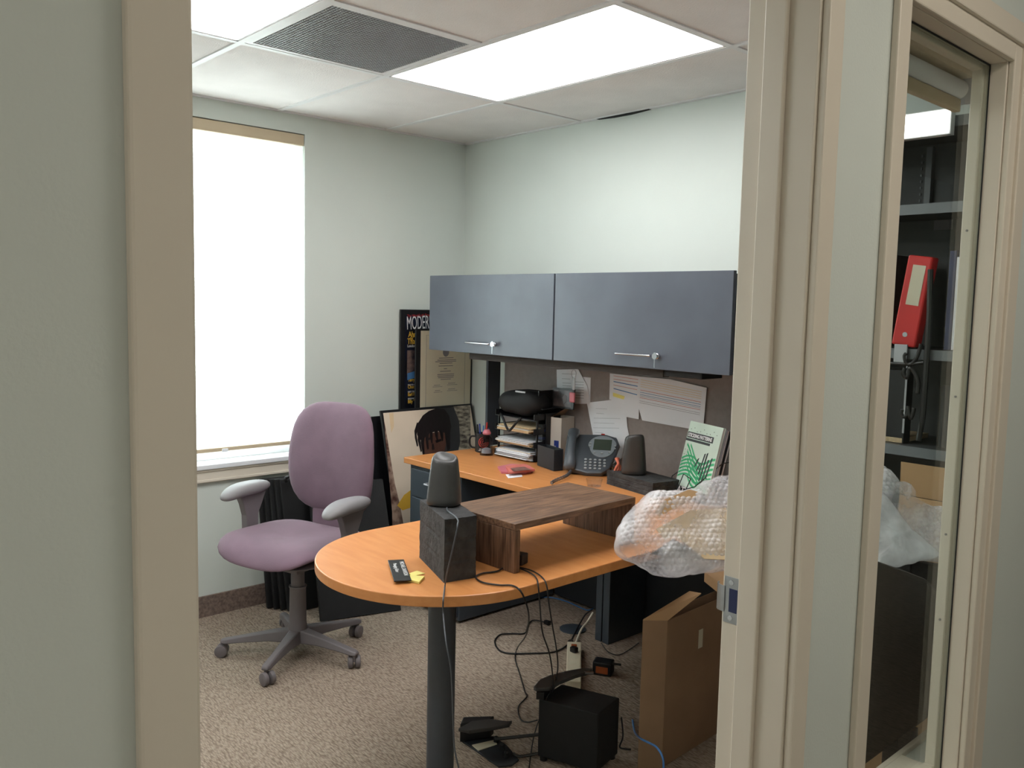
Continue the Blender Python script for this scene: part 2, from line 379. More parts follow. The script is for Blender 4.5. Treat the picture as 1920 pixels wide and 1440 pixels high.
g = B(3.1985, 3.2005, SY1-.003, SY1-.0003, SZ0, SZ1); g.box(3.1985, 3.2005, SY0, SY1-.003, SZ1-.003, SZ1-.0003); obj('gasket', g, M['blackmatte'], o)
g = MB()
for z in (1.68, 1.33, 1.03, .84): g.lathe([(.0025, 0), (.0025, .002), (.0001, .0025)], n=8, mtx=Matrix.Translation((3.18, SY1-.010, z)) @ Matrix.Rotation(PI/2, 4, 'X'))
obj('stop_nail', g, M['ink'], o)
# strike plate on the right jamb
t = thing('strike_plate', 'steel strike plate with curved lip screwed to the right door jamb', 'strike plate', (3.13, DY1, 1.03))
f = MB(); f.box(3.117, 3.144, DY1-.002, DY1-.0003, .995, 1.072, bev=.0006)
lip = [(3.119, 0), (3.112, .0005), (3.104, .003), (3.099, .009), (3.098, .016)]
f.loft([[Vector((x, DY1-.002-.002+y*1.0, z)) for z in (1.012, 1.055)]+[Vector((x-.001, DY1-.002+y*1.0, z)) for z in (1.055, 1.012)] for x, y in lip])
obj('plate', f, M['steel'], t)
obj('latch_hole', B(3.127, 3.142, DY1-.0026, DY1-.0019, 1.014, 1.053), M['navy'], t)
for z in (1.063, 1.004):
    s = MB(); s.lathe([(.0046, 0), (.0042, .0014), (.0001, .0016)], n=14, mtx=Matrix.Translation((3.1305, DY1-.0018, z)) @ Matrix.Rotation(PI/2, 4, 'X')); obj('screw', s, M['chrome'], t, smooth=30)

# ceiling: tiles, grid
GX = [.9066, 2.1266]; GA = .5494; T = .61
xs = [0, .9066, 2.1266, XW]; ys = [0, -GA]
while ys[-1]-T > YS: ys.append(ys[-1]-T)
ys.append(YS)
c = MB()
for j in range(len(ys)-1):
    cells = [(xs[i], xs[i+1]) for i in range(3)]
    if j in (1, 3): cells = [cells[0], cells[2]]
    if j == 2: cells = [cells[0], (1.5166, 2.1266), cells[2]]
    if j == 5: cells = [cells[0], cells[2]]
    for a, b in cells: c.box(a, b, ys[j+1], ys[j], H+.004, H+.022)
struct('ceiling', c, M['tile'])
struct('ceiling_deck', B(-.1, XH+.1, Y0-.1, Y1+.1, 2.6, 2.65), M['void'])
g = MB(); hw = .012
for x in GX: g.box(x-hw, x+hw, YS, 0, H-.001, H+.004)
for y in ys[1:-1]: g.box(0, XW, y-hw, y+hw, H-.0016, H+.004)
g.box(1.5166-hw, 1.5166+hw, ys[3], ys[2], H-.001, H+.004)
g.box(0, .02, YS, 0, H-.003, H+.004).box(0, XW, -.02, 0, H-.003, H+.004).box(0, XW, YS, YS+.02, H-.003, H+.004).box(XW-.02, XW, YS, 0, H-.003, H+.004)
struct('trim_5', g, M['tbar'], label='white ceiling grid bars')
gp = MB(); gp.prism([(1.02, -.0005, H-.004), (1.34, -.0005, H-.004), (1.22, -.0005, H-.010), (1.12, -.0005, H-.009)], (0, -.022, 0)); struct('trim_6', gp, M['void'], label='dark gap at the ceiling edge')
struct('ceiling_hallway', B(XF, XH, Y0, Y1, H, H+.02), M['tile'])
# baseboards
struct('baseboard_left', B(0, .012, YS, 0, 0, .10), M['base']); struct('baseboard_back', B(.012, XW, -.012, 0, 0, .10), M['base'])
b = B(XF, XF+.012, Y0, DY0-.06, 0, .1); b.box(XF, XF+.012, SY1+.1, Y1, 0, .1).box(XF, XF+.012, DY1+.055, SY0-.05, 0, .1); struct('baseboard_hallway', b, M['base'])
# window 1: frame, stool, apron, shade, outside glass
f = MB(); f.box(-.14, -.10, WY0, WY0+.05, WZ0, WZ1).box(-.14, -.10, WY1-.05, WY1, WZ0, WZ1).box(-.14, -.10, WY0+.05, WY1-.05, WZ1-.05, WZ1).box(-.14, -.10, WY0+.05, WY1-.05, WZ0, WZ0+.06).box(-.135, -.105, WY0+.05, WY1-.05, 1.48, 1.52)
f.box(-.10, -.085, WY0, WY1, WZ0+.022, WZ0+.075)
o = struct('window_1', f, M['winwhite'], bev=.003, label='white window frame behind the shade')
obj('window_pane', B(-.123, -.118, WY0+.05, WY1-.05, WZ0+.06, WZ1-.05), M['glass'], o)
obj('window_sill', B(-.10, .03, WY0-.03, WY1+.03, WZ0-.001, WZ0+.022, bev=.004), M['winwhite'], o)
ap = B(.0005, .016, WY0-.02, WY1+.02, WZ0-.065, WZ0-.001); ap.box(.0005, .022, WY0-.02, WY1+.02, WZ0-.012, WZ0-.001).box(.0005, .021, WY0-.02, WY1+.02, WZ0-.062, WZ0-.05)
obj('apron', ap, M['trim'], o, bev=.002)
t = thing('cellular_shade', 'white pleated cellular shade pulled down over the bright window', 'window shade', (-.05, -1.52, .79))
n = 78; z0, z1 = .80, 2.262; rings = []
pl = MB(); ya, yb = WY0+.003, WY1-.003
vs = []
for i in range(2*n+1):
    z = z0+(z1-z0)*i/(2*n); x = -.026+(.004 if i % 2 else -.001)
    vs.append((pl.bm.verts.new((x, ya, z)), pl.bm.verts.new((x, yb, z))))
for a, b_ in zip(vs, vs[1:]): pl.bm.faces.new([a[0], a[1], b_[1], b_[0]])
obj('pleated_fabric', pl, M['shade'], t)
obj('head_rail', B(-.055, -.002, ya, yb, 2.262, 2.314, bev=.003), M['ply'], t, )
o = obj('bottom_rail', B(-.040, -.010, ya, yb, .782, .80, bev=.002), M['ply'], t)
obj('pull_tab', B(-.0095, -.004, -1.45, -1.42, .778, .794, bev=.002), M['winwhite'], t)

# ------------------------------------------------------------------ ceiling fixtures
def troffer(x0, y0, label, x1=None):
    t = thing('ceiling_light', label, 'ceiling light', (x0+T, y0-T/2, H), 0, None)
    x1 = x0+2*T; f = MB()
    a, b_, c_, d = x0+.0125, x1-.0125, y0-T+.0125, y0-.0125
    f.box(a, b_, d-.008, d, H+.0005, H+.05).box(a, b_, c_, c_+.008, H+.0005, H+.05).box(a, a+.008, c_, d, H+.0005, H+.05).box(b_-.008, b_, c_, d, H+.0005, H+.05).box(a, b_, c_, d, H+.05, H+.055)
    obj('frame', f, M['tbar'], t)
    obj('lens', B(a+.008, b_-.008, c_+.008, d-.008, H+.003, H+.007), M['lens'], t)
    return t
troffer(.9066, ys[1], 'bright rectangular ceiling light nearest the back wall, above the desk')
troffer(.9066, ys[3], 'bright ceiling light near the window, at the upper left beside the vent')
troffer(.9066, ys[5], 'ceiling light above the front of the office, out of sight')
t = thing('ceiling_vent', 'grey eggcrate return air grille in the ceiling between two lights', 'vent', (1.2116, (ys[2]+ys[3])/2, H))
x0, x1, y1_, y0_ = .9196, 1.5036, ys[2]-.013, ys[3]+.013
f = MB(); f.box(x0, x1, y1_-.02, y1_, H, H+.008).box(x0, x1, y0_, y0_+.02, H, H+.008).box(x0, x0+.02, y0_+.02, y1_-.02, H, H+.008).box(x1-.02, x1, y0_+.02, y1_-.02, H, H+.008)
obj('frame', f, M['tbar'], t)
eg = MB(); n = 44
for i in range(1, n):
    x = x0+.02+(x1-x0-.04)*i/n; eg.box(x-.0011, x+.0011, y0_+.02, y1_-.02, H+.001, H+.011)
    y = y0_+.02+(y1_-y0_-.04)*i/n; eg.box(x0+.02, x1-.02, y-.0011, y+.0011, H+.0012, H+.0112)
o = obj('eggcrate_core', eg, M['silverlogo'], t)
bx = B(x0, x1, y0_, y1_, H+.16, H+.165); bx.box(x0, x0+.004, y0_, y1_, H+.012, H+.16).box(x1-.004, x1, y0_, y1_, H+.012, H+.16).box(x0, x1, y0_, y0_+.004, H+.012, H+.16).box(x0, x1, y1_-.004, y1_, H+.012, H+.16)
obj('plenum_box', bx, M['dark'], t)
d = MB(); d.loft([[Vector((1.23+r*math.cos(a*PI/16), -1.47+r*math.sin(a*PI/16), z)) for a in range(32)] for r, z in ((.10, H+.15), (.10, H+.05), (.092, H+.05), (.092, H+.15))], closed=True); obj('duct_collar', d, M['silverlogo'], t)
# hallway lights
for i, (x, y) in enumerate(((4.15, -1.6), (4.15, -4.3))):
    t = thing('ceiling_light', ['hallway ceiling light beyond the door jamb', 'hallway ceiling light overhead behind the viewer', 'hallway ceiling light at the far end'][i], 'ceiling light', (x, y, H))
    f = MB(); f.box(x-.31, x+.31, y-.62, y+.62, H-.004, H-.0005); obj('frame', f, M['tbar'], t)
    obj('lens', B(x-.28, x+.28, y-.59, y+.59, H-.008, H-.0042), M['lenshall'], t)

# ------------------------------------------------------------------ desks
Z = .74
t = thing('credenza_desk', 'orange wood laminate desk along the back wall with dark panels', 'desk', (1.3, -.36, 0))
w = MB(); w.prism([(.415, -.70, .71), (2.24, -.70, .71), (2.24, -.03, .71), (.415, -.03, .71)], (0, 0, .03)); obj('worktop', w, M['desk'], t, bev=.003)
obj('back_panel', B(.86, 2.235, -.055, -.04, .02, .7095), M['dark'], t)
e = B(1.372, 1.408, -.31, -.06, .0, .7095); e.box(1.414, 1.452, -.31, -.06, .0, .7095); obj('support_leg', e, M['slate'], t, bev=.002)
t = thing('drawer_pedestal', 'slate grey file drawer pedestal under the left end of the desk', 'drawer pedestal', (.64, -.37, 0))
obj('body', B(.435, .838, -.672, -.045, .012, .7085), M['slate'], t, bev=.003)
for (a, b_) in ((.555, .69), (.40, .548), (.03, .393)):
    dr = obj('drawer', B(.47, .828, -.688, -.6725, a, b_, bev=.003), M['slate'], t)
    hz = b_-.055; hp = MB(); hp.tube([(.60, -.688, hz), (.60, -.706, hz), (.61, -.713, hz), (.67, -.713, hz), (.68, -.706, hz), (.68, -.688, hz)], .004); obj('handle', hp, M['silverlogo'], dr, smooth=True)
# peninsula
t = thing('peninsula_desk', 'round-ended orange wood laminate peninsula table on a grey pole', 'desk', (1.858, -1.3, 0))
R = .378; cx, cy = 1.858, -1.572
pts = [(cx+R*math.cos(a), cy+R*math.sin(a)*1.0) for a in [PI+PI*i/48 for i in range(49)]]+[(cx+R, -.702), (cx-R, -.702)]
w = MB(); w.prism([(x, y, .71) for x, y in pts], (0, 0, .03)); obj('worktop', w, M['desk'], t, bev=.003)
p = MB(); p.lathe([(.043, .012), (.043, .7095)], (1.857, -1.565, 0), 32); obj('pole_leg', p, M['pole'], t, smooth=40)
p = MB(); p.lathe([(.052, 0), (.052, .008), (.046, .0115)], (1.857, -1.565, 0), 40); obj('base_plate', p, M['pole'], t, smooth=30)
obj('mounting_plate', B(1.75, 1.96, -1.67, -1.46, .703, .7098), M['dark'], t)
# overhead cabinet
t = thing('overhead_cabinet', 'long slate grey overhead cabinet with two locking flip doors on the back wall', 'cabinet', (1.22, -.24, 1.2657))
obj('body', B(.325, 2.115, -.452, -.004, 1.272, 1.636), M['dark'], t, bev=.002)
for a, b_, hx in ((.309, 1.213, .735), (1.221, 2.125, 1.70)):
    d = obj('door', B(a, b_, -.4726, -.453, 1.2657, 1.646, bev=.002), M['door'], t)
    hz = 1.318
    hp = MB(); hp.tube([(hx-.10, -.472, hz), (hx-.10, -.492, hz), (hx-.085, -.498, hz), (hx+.06, -.498, hz), (hx+.07, -.492, hz), (hx+.07, -.472, hz)], .0045); obj('handle', hp, M['chrome'], d, smooth=True)
    lk = MB(); lk.lathe([(.011, 0), (.011, .012), (.009, .014), (.0001, .014)], n=16, mtx=Matrix.Translation((hx+.10, -.4727, hz)) @ Matrix.Rotation(PI/2, 4, 'X'))
    obj('lock', lk, M['chrome'], d, smooth=30)
    k = MB(); k.box(hx+.095, hx+.105, -.497, -.4945, hz-.012, hz+.014); k.box(hx+.098, hx+.101, -.497, -.4945, hz-.045, hz-.013); k.lathe([(.012, 0), (.012, .002)], n=14, mtx=Matrix.Translation((hx+.10, -.4975, hz+.0)) @ Matrix.Rotation(PI/2, 4, 'X'))
    obj('key', k, M['steel'], d)
obj('light_valance', B(.60, 1.80, -.44, -.40, 1.233, 1.2715), M['brownchair'], t)
obj('task_light', B(1.78, 1.98, -.435, -.30, 1.238, 1.2715, bev=.004), M['blackmatte'], t)
for a in (.384, 2.09): obj('support_leg', B(a, a+.018, -.145, -.056, .7408, 1.2715), M['slate'], t, bev=.002)
obj('rear_rail', B(.403, 2.089, -.075, -.056, 1.235, 1.2715), M['dark'], t)
tag(obj('tack_board', B(.43, 2.085, -.052, -.006, .7408, 1.27), M['panel'], bev=.003), 'grey fabric tack board on the wall under the overhead cabinet', 'tack board')

# papers pinned on the tack board
TB = Fr((0, -.0525, 0), (1, 0, 0), (0, 0, 1))
def sheet(name, label, pts, lift, m='paper', group=None):
    mb = MB(); q = TB.px(pts); TB.poly(mb, q, lift, .0012); o = obj(name, mb, M[m]); tag(o, label, 'paper', group); return o
def lines(o, lift, pxs, m, wd=.0016, name='printed_lines'):
    mb = MB()
    for (a, b_) in pxs:
        (u0, v0), (u1, v1) = TB.px([a, b_]); TB.poly(mb, [(u0, v0), (u1, v1), (u1, v1+wd), (u0, v0+wd)], lift+.0013, .0004)
    return obj(name, mb, M[m], o)
o = sheet('pinned_notice', 'white notice sheet pinned behind the hanging keys, curled at its right edge', [(1045, 693), (1085, 692), (1093, 706), (1102, 722), (1106, 745), (1106, 757), (1046, 757)], .004)
lines(o, .004, [((1055, 701), (1080, 702)), ((1055, 710), (1070, 711))]+[((1056, 718+5*i), (1072, 719+5*i)) for i in range(4)]+[((1078, 716+5*i), (1096, 717+5*i)) for i in range(7)], 'ink')
sheet('pinned_notice', 'plain sheet mostly hidden behind the curled notice', [(1085, 706), (1108, 708), (1107, 756), (1086, 756)], .0005)
o = sheet('handwritten_page', 'tall handwritten white page pinned left of the colour-lined charts', [(1101, 755), (1145, 750), (1172, 746), (1177, 800), (1180, 815), (1176, 852), (1150, 870), (1118, 860), (1112, 812)], .002)
lines(o, .002, [((1113+random.randint(0, 8), 766+i*9), (1130+random.randint(0, 35), 767+i*9)) for i in range(9)], 'ink', .001)
o = sheet('schedule_chart', 'colour-lined schedule chart with a yellow box, left of the wide one', [(1145, 700), (1200, 706), (1199, 786), (1172, 781), (1173, 752), (1144, 749)], .0045)
lines(o, .0045, [((1152, 716), (1197, 725)), ((1152, 729), (1196, 741))], 'inkblue', .004); lines(o, .0045, [((1152, 705), (1198, 712)), ((1152, 711), (1198, 718)), ((1152, 722), (1196, 731))], 'inkred', .002)
mb = MB(); TB.poly(mb, TB.px([(1151, 736), (1173, 743), (1171, 749), (1151, 743)]), .006, .0004); obj('yellow_box', mb, M['yellow'], o)
o = sheet('schedule_chart', 'wide white schedule chart with many thin coloured lines', [(1200, 706), (1258, 711), (1327, 727), (1320, 808), (1206, 788), (1198, 760)], .0065)
def L(i, s=4.2): return ((1204-.3*i, 712+i*s), (1318-.4*i, 735+i*s))
lines(o, .0065, [L(i) for i in (0, 1, 2, 3)], 'gold', .0012); lines(o, .0065, [L(i) for i in (4.6, 8)], 'inkred', .002); lines(o, .0065, [L(i) for i in (5.6, 6.6)], 'inkblue', .0018); lines(o, .0065, [L(i) for i in (7.2, 9.4, 10.2)], 'ink', .0012)
# keys hanging from cabinet
t = thing('hanging_keys', 'key ring with a pink tag hanging under the overhead cabinet', 'keys', at(1072, 720, 'y', -.20))
k = MB(); c0 = at(1076, 697, 'y', -.20); k.tube([c0+Vector((.014*math.cos(a), .002*math.sin(a*2), .022*math.sin(a)-.012)) for a in [2*PI*i/16 for i in range(17)]], .0012, 6, False); obj('ring', k, M['steel'], t)
c1 = at(1076, 720, 'y', -.20); obj('key', B(c1.x-.008, c1.x+.008, -.202, -.199, c1.z-.028, c1.z+.03), M['silverlogo'], t, bev=.002)
c2 = at(1074, 745, 'y', -.20); obj('tag', B(c2.x-.017, c2.x+.017, -.208, -.2, c2.z-.024, c2.z+.024, bev=.006), M['pink'], t)

# ------------------------------------------------------------------ monitor riser, blocks, speakers
t = thing('monitor_riser', 'dark walnut monitor riser standing on the peninsula table', 'monitor riser', (1.98, -1.2, Z))
tz = .885; c_ = [at(868, 945, 'z', tz), at(966, 983, 'z', tz), at(1192, 932, 'z', tz), at(1040, 903, 'z', tz)]
NR, FRr = c_[1], c_[2]; ax = (FRr-NR).normalized(); pr = Vector((-ax.y, ax.x, 0)); ln = (FRr-NR).length; wd = .30
def rp(a, b_, z): q = NR+ax*a+pr*b_; return Vector((q.x, q.y, z))
w = MB(); w.hexa([rp(0, 0, tz-.02), rp(ln, 0, tz-.02), rp(ln, wd, tz-.02), rp(0, wd, tz-.02)], [rp(0, 0, tz), rp(ln, 0, tz), rp(ln, wd, tz), rp(0, wd, tz)]); obj('top_board', w, M['walnut'], t, bev=.0015)
for a in (0.0, ln-.022):
    w = MB(); w.hexa([rp(a, 0, Z+.0005), rp(a+.022, 0, Z+.0005), rp(a+.022, wd, Z+.0005), rp(a, wd, Z+.0005)], [rp(a, 0, tz-.0205), rp(a+.022, 0, tz-.0205), rp(a+.022, wd, tz-.0205), rp(a, wd, tz-.0205)]); obj('side_board', w, M['walnutside'], t, bev=.0015)
def rough_block(name, label, base, hz, seed, cuts=22):
    """hewn block: subdivided box with rough surface"""
    bm = bmesh.new(); P = [Vector(p) for p in base]; n = cuts
    grid = {}
    def V(i, j, k):
        if (i, j, k) in grid: return grid[(i, j, k)]
        u, v, w_ = i/n, j/n, k/n
        q = P[0].lerp(P[1], u).lerp(P[3].lerp(P[2], u), v); q = Vector((q.x, q.y, P[0].z+hz*w_))
        nn = noise.noise(q*35+Vector((seed, 0, 0)))*.003+noise.noise(q*110)*.0016
        ctr = (P[0]+P[2])/2; dv = Vector((q.x-ctr.x, q.y-ctr.y, 0)).normalized()
        if 0 < k < n: q += dv*(nn-.001) - dv*(.0022 if k in (n//3, 2*n//3) and v < .95 else 0)
        elif k == n: q.z += nn*.5-.001; q -= dv*.001
        grid[(i, j, k)] = bm.verts.new(q); return grid[(i, j, k)]
    r = range(n)
    for a in r:
        for b_ in r:
            for k in (0, n):
                bm.faces.new([V(a, b_, k), V(a+1, b_, k), V(a+1, b_+1, k), V(a, b_+1, k)])
                bm.faces.new([V(a, k, b_), V(a+1, k, b_), V(a+1, k, b_+1), V(a, k, b_+1)])
                bm.faces.new([V(k, a, b_), V(k, a+1, b_), V(k, a+1, b_+1), V(k, a, b_+1)])
    mb = MB(); mb.bm.free(); mb.bm = bm
    return tag(obj(name, mb, M['block']), label, 'block')
A0 = at(832, 1093, 'z', Z+.0005); A1 = at(892, 1083, 'z', Z+.0005); A3 = at(786, 1045, 'z', Z+.0005)
A2 = A1+(A3-A0)
zt = .918
rough_block('stone_block', 'tall rough charcoal block under the speaker on the peninsula table', [A0, A1, A2, A3], zt-Z, 3)
b0 = Vector((1.455, -.41, Z+.0005)); b1 = Vector((1.80, -.47, Z+.0005)); bd = Vector((.03, .16, 0))
b0 = at(1137, 907, 'z', Z+.0005); b1 = at(1233, 936, 'z', Z+.0005); dv = (b1-b0).normalized(); b1 = b0+dv*.30; bd = Vector((-dv.y, dv.x, 0))*.15
rough_block('stone_block', 'flat rough charcoal block lying under the right-hand speaker at the back', [b0, b1, b1+bd, b0+bd], .06, 9)
def speaker(label, c, rz):
    t = thing('desktop_speaker', label, 'speaker', c, rz)
    rings = []; N_ = 40
    hts = [0, .004, .02, .05, .08, .11, .128, .136, .139]
    for i, z in enumerate(hts):
        s_ = z/.139; wx = .050-.0135*s_*(.6+.4*s_); wy = .044-.012*s_
        if i == 0: wx -= .004; wy -= .004
        if i == len(hts)-1: wx -= .006; wy -= .006
        if i == len(hts)-2: wx -= .002; wy -= .002
        ring = []
        for k in range(N_):
            a = 2*PI*k/N_; c_, sn = math.cos(a), math.sin(a); kk = (abs(c_)**2.7+abs(sn)**2.7)**(-1/2.7)
            x, y = wx*c_*kk, wy*sn*kk
            zz = z + (s_**3)*((y/.04)*.012-(x/.04)*.006)
            ring.append(Vector((x, y+.006*s_, zz)))
        rings.append(ring)
    last = rings[-1]; cc = sum(last, Vector())/N_
    for f_, dz in ((.93, -.0006), (.75, -.0035), (.45, -.0065), (.12, -.0075)):
        rings.append([cc+(p-cc)*f_+Vector((0, 0, dz)) for p in last])
    mb = MB(); mb.loft(rings); obj('shell', mb, M['spk'], t, world=False, smooth=70)
    mb = MB(); mb.lathe([(.036, -.002), (.038, 0), (.036, .002)], n=32); obj('foot_ring', mb, M['black'], t, world=False)
    return t
sc_ = A0.lerp(A2, .5); sc_.z = zt+.0025
s1 = at(832, 946, 'z', zt); s1.z = zt+.0025
speaker('black tapered desktop speaker standing on the tall block, peninsula table', s1, math.radians(35))
s2 = at(1188, 888, 'z', .80); s2.z = .802
o = speaker('black tapered desktop speaker standing on the flat block by the tack board', s2, math.radians(215))
for ch in o.children: ch.scale = (1.08, 1.08, 1.16)

# nameplate and notes
O = at(739, 1089, 'z', Z+.0105); E1 = at(727, 1050, 'z', Z+.0105); E2 = at(770, 1083, 'z', Z+.0105)
nU = (O-E1).normalized(); nV = (E2-O); fr = Fr(O, -nU, nV); fr.N = Vector((0, 0, 1))
t = thing('name_plate', 'black engraved name plate lying on the peninsula table beside yellow notes', 'name plate', (O+E2)/2+Vector((0, 0, -.006)))
Lg = (O-E1).length; Wd = abs(nV.dot(fr.V))
mb = MB(); fr.rect(mb, 0, 0, Lg, Wd, -.003, .003); obj('plate', mb, M['black'], t, bev=.0008)
fr2 = Fr(E1, nU, nV); fr2.N = Vector((0, 0, 1))
text(fr2, t, 'lettering', [('MICHAEL DAWSON', .024, .032, .017, 0, .86), ('Managing Editor', .038, .012, .015, 0, .85)], M['white'], .0008)
mb = MB(); mb.prism([at(*p, 'z', Z+.0008) for p in ((755, 1088), (768, 1082), (796, 1084), (786, 1095))], (0, 0, .006)); tag(obj('sticky_note_pad', mb, M['yellow']), 'yellow sticky note pad, front one touching the name plate', 'sticky notes')
mb = MB(); mb.prism([at(*p, 'z', Z+.0008) for p in ((767, 1075.5), (782, 1070.5), (797, 1075.5), (773, 1081.5))], (0, 0, .0012)); tag(obj('sticky_note', mb, M['yellow']), 'loose yellow sticky note, the one nearer the tall block', 'sticky note')

# ------------------------------------------------------------------ office chair
def office_chair(loc, rz):
    t = thing('office_chair', 'mauve fabric office chair with grey arms on five casters by the window', 'chair', loc, rz)
    def seatf(x, y, z):
        s_ = 1 if z > 0 else .7
        dz = -.014*math.exp(-((x/.13)**2+((y-.02)/.13)**2))+.016*(abs(x)/.24)**2
        wf = max(0, (-y-.12)/.12); dz -= .035*wf**2
        return Vector((x*(1+.06*(-y/.25)), y-.02, .488+z*s_+dz))
    obj('seat', cushion(.53, .50, .085, 3.6, fn=seatf), M['mauve'], t, world=False, smooth=True)
    obj('seat_shell', cushion(.46, .43, .03, 3.2, fn=lambda x, y, z: Vector((x, y-.02, .446+z))), M['chairgrey'], t, world=False, smooth=True)
    def backf(x, y, z):
        yy = y+.235; k = 1-.08*(y/.24) if y > 0 else 1-.09*(-y/.24)**2
        return Vector((x*k, .235+.12*yy*.6-.9*(x*x)*(.6)+z*(1 if z < 0 else .6)-.02*math.cos(y/.22*1.4), 0.578+yy*1.0))
    def backf2(x, y, z):
        v = backf(x, y, z); return v
    obj('backrest', cushion(.485, .49, .08, 3.8, fn=backf2), M['mauve'], t, world=False, smooth=True)
    obj('backrest_shell', cushion(.42, .40, .03, 3.0, fn=lambda x, y, z: backf(x, y, 0)+Vector((0, .035+z, 0))), M['chairgrey'], t, world=False, smooth=True)
    mb = MB(); mb.box(-.12, .12, .215, .235, .49, .64, bev=.01); obj('lower_back_panel', mb, M['mauve'], t, world=False)
    mb = MB(); mb.tube([(0, .0, .40), (0, .20, .40), (0, .275, .47), (0, .285, .66)], .022, 12); obj('spine', mb, M['chairgrey'], t, world=False, smooth=True)
    for s_ in (-1, 1):
        a = obj('armrest', cushion(.095, .26, .045, 2.6, fn=lambda x, y, z: Vector((s_*.285+x, y-.02, .685+z*1.2-.02*max(0, -y/.12)**2))), M['armgrey'], t, world=False, smooth=True)
        mb = MB(); mb.loft([[Vector((s_*(.280+dx), yy, z)) for dx, yy in ((-.016, y0), (.018, y0), (.018, y1), (-.016, y1))] for z, y0, y1 in ((.675, -.075, .085), (.62, -.05, .06), (.57, -.035, .035), (.44, -.03, .03), (.405, -.028, .028))])
        mb.box(min(s_*.10, s_*.295), max(s_*.10, s_*.295), -.028, .028, .405, .42)
        obj('arm_post', mb, M['chairgrey'], t, world=False, bev=.004)
    mb = MB(); mb.box(-.09, .09, -.10, .10, .385, .432, bev=.01); mb.lathe([(.028, .2), (.028, .385)], n=24); obj('mechanism', mb, M['chairgrey'], t, world=False, smooth=30)
    mb = MB(); mb.box(-.24, -.16, -.06, -.03, .375, .39, bev=.005); obj('lever', mb, M['black'], t, world=False)
    mb = MB(); mb.lathe([(.042, .06), (.045, .10), (.036, .14), (.034, .29), (.037, .295), (.037, .30), (.02, .30)], n=28); obj('column', mb, M['chairgrey'], t, world=False, smooth=30)
    for k in range(5):
        a = k*2*PI/5+math.radians(-70); d = Vector((math.cos(a), math.sin(a), 0)); n_ = Vector((-d.y, d.x, 0))
        rs = []
        for r, w_, zt_, zb in ((.03, .034, .115, .06), (.12, .026, .105, .066), (.22, .021, .09, .062), (.30, .021, .078, .058), (.318, .014, .074, .060)):
            rs.append([d*r+n_*w_+Vector((0, 0, zb)), d*r-n_*w_+Vector((0, 0, zb)), d*r-n_*w_*.7+Vector((0, 0, zt_)), d*r+n_*w_*.7+Vector((0, 0, zt_))])
        mb = MB(); mb.loft(rs); leg = obj('leg', mb, M['chairgrey'], t, world=False, bev=.005, smooth=40)
        mb = MB(); b = .302; ang = a+1.0+k*1.3; e = Vector((math.cos(ang), math.sin(ang), 0)); c = d*b+e*.012
        for s_ in (-1, 1):
            q = Vector((-e.y, e.x, 0))*s_*.015
            R_ = Matrix.Translation(c+q+Vector((0, 0, .0265))) @ Vector((0, 0, 1)).rotation_difference(Vector((-e.y, e.x, 0))).to_matrix().to_4x4()
            mb.lathe([(.018, -.011), (.0255, -.008), (.0265, 0), (.0255, .008), (.018, .011)], n=22, mtx=R_)
        mb.lathe([(.008, .03), (.008, .06)], c=(d.x*b, d.y*b, 0), n=10)
        obj('caster', mb, M['chairgrey'], leg, world=False, smooth=40)
    return t
office_chair((.668, -1.417, 0), math.radians(18))

# ------------------------------------------------------------------ things on the desk
# mug with pens
c = at(905, 847, 'z', Z); c = Vector((c.x, c.y, Z+.0008))
t = thing('pen_mug', 'black mug with red concentric arcs holding pens, left end of desk', 'mug', c, math.radians(48))
mb = MB(); mb.lathe([(.036, 0), (.040, .003), (.040, .098), (.036, .098), (.036, .006), (.001, .006)], n=36); obj('cup', mb, M['black'], t, world=False, smooth=40)
mb = MB(); mb.tube([(-.036, 0, .08), (-.062, 0, .078), (-.07, 0, .05), (-.06, 0, .025), (-.036, 0, .02)], .005); obj('handle', mb, M['black'], t, world=False, smooth=True)
mb = MB()
for r in (.008, .017, .026):
    for a0 in range(0, 300, 12):
        pass
    rr = [(.012+(r*math.cos(math.radians(a)), r*math.sin(math.radians(a)))[0], (r*math.sin(math.radians(a)))) for a in range(100, 380, 20)]
    def cyl(u, v, l): a = -PI/2+u/.0405; return Vector((.0405*math.cos(a)*(1+l), .0405*math.sin(a)*(1+l), .055+v))
    mb.tube([cyl(u-.006, v, .012) for u, v in rr], .0024, 6)
obj('arc_logo', mb, M['red'], t, world=False)
mb = MB(); mb.box(-.016, .016, -.0415, -.040, .018, .0215).box(-.02, .02, -.0415, -.0398, .011, .0135); obj('caption_band', mb, M['white'], t, world=False)
for k in range(5):
    a = k*1.3; mb = MB(); mb.tube([(.02*math.cos(a), .02*math.sin(a), .01), (.03*math.cos(a+.4), .03*math.sin(a+.4), .125+.008*k)], .004, 8, False)
    p = obj('pen', mb, [M['navy'], M['cordblue'], M['black'], M['blue'], M['red']][k]); tag(p, ['navy pen standing in the mug', 'light blue pen in the mug', 'black pen in the mug', 'bright blue pen in the mug', 'red pen in the mug'][k], 'pen', 'pens in the mug'); p.location = c + Matrix.Rotation(math.radians(48), 3, 'Z') @ p.location
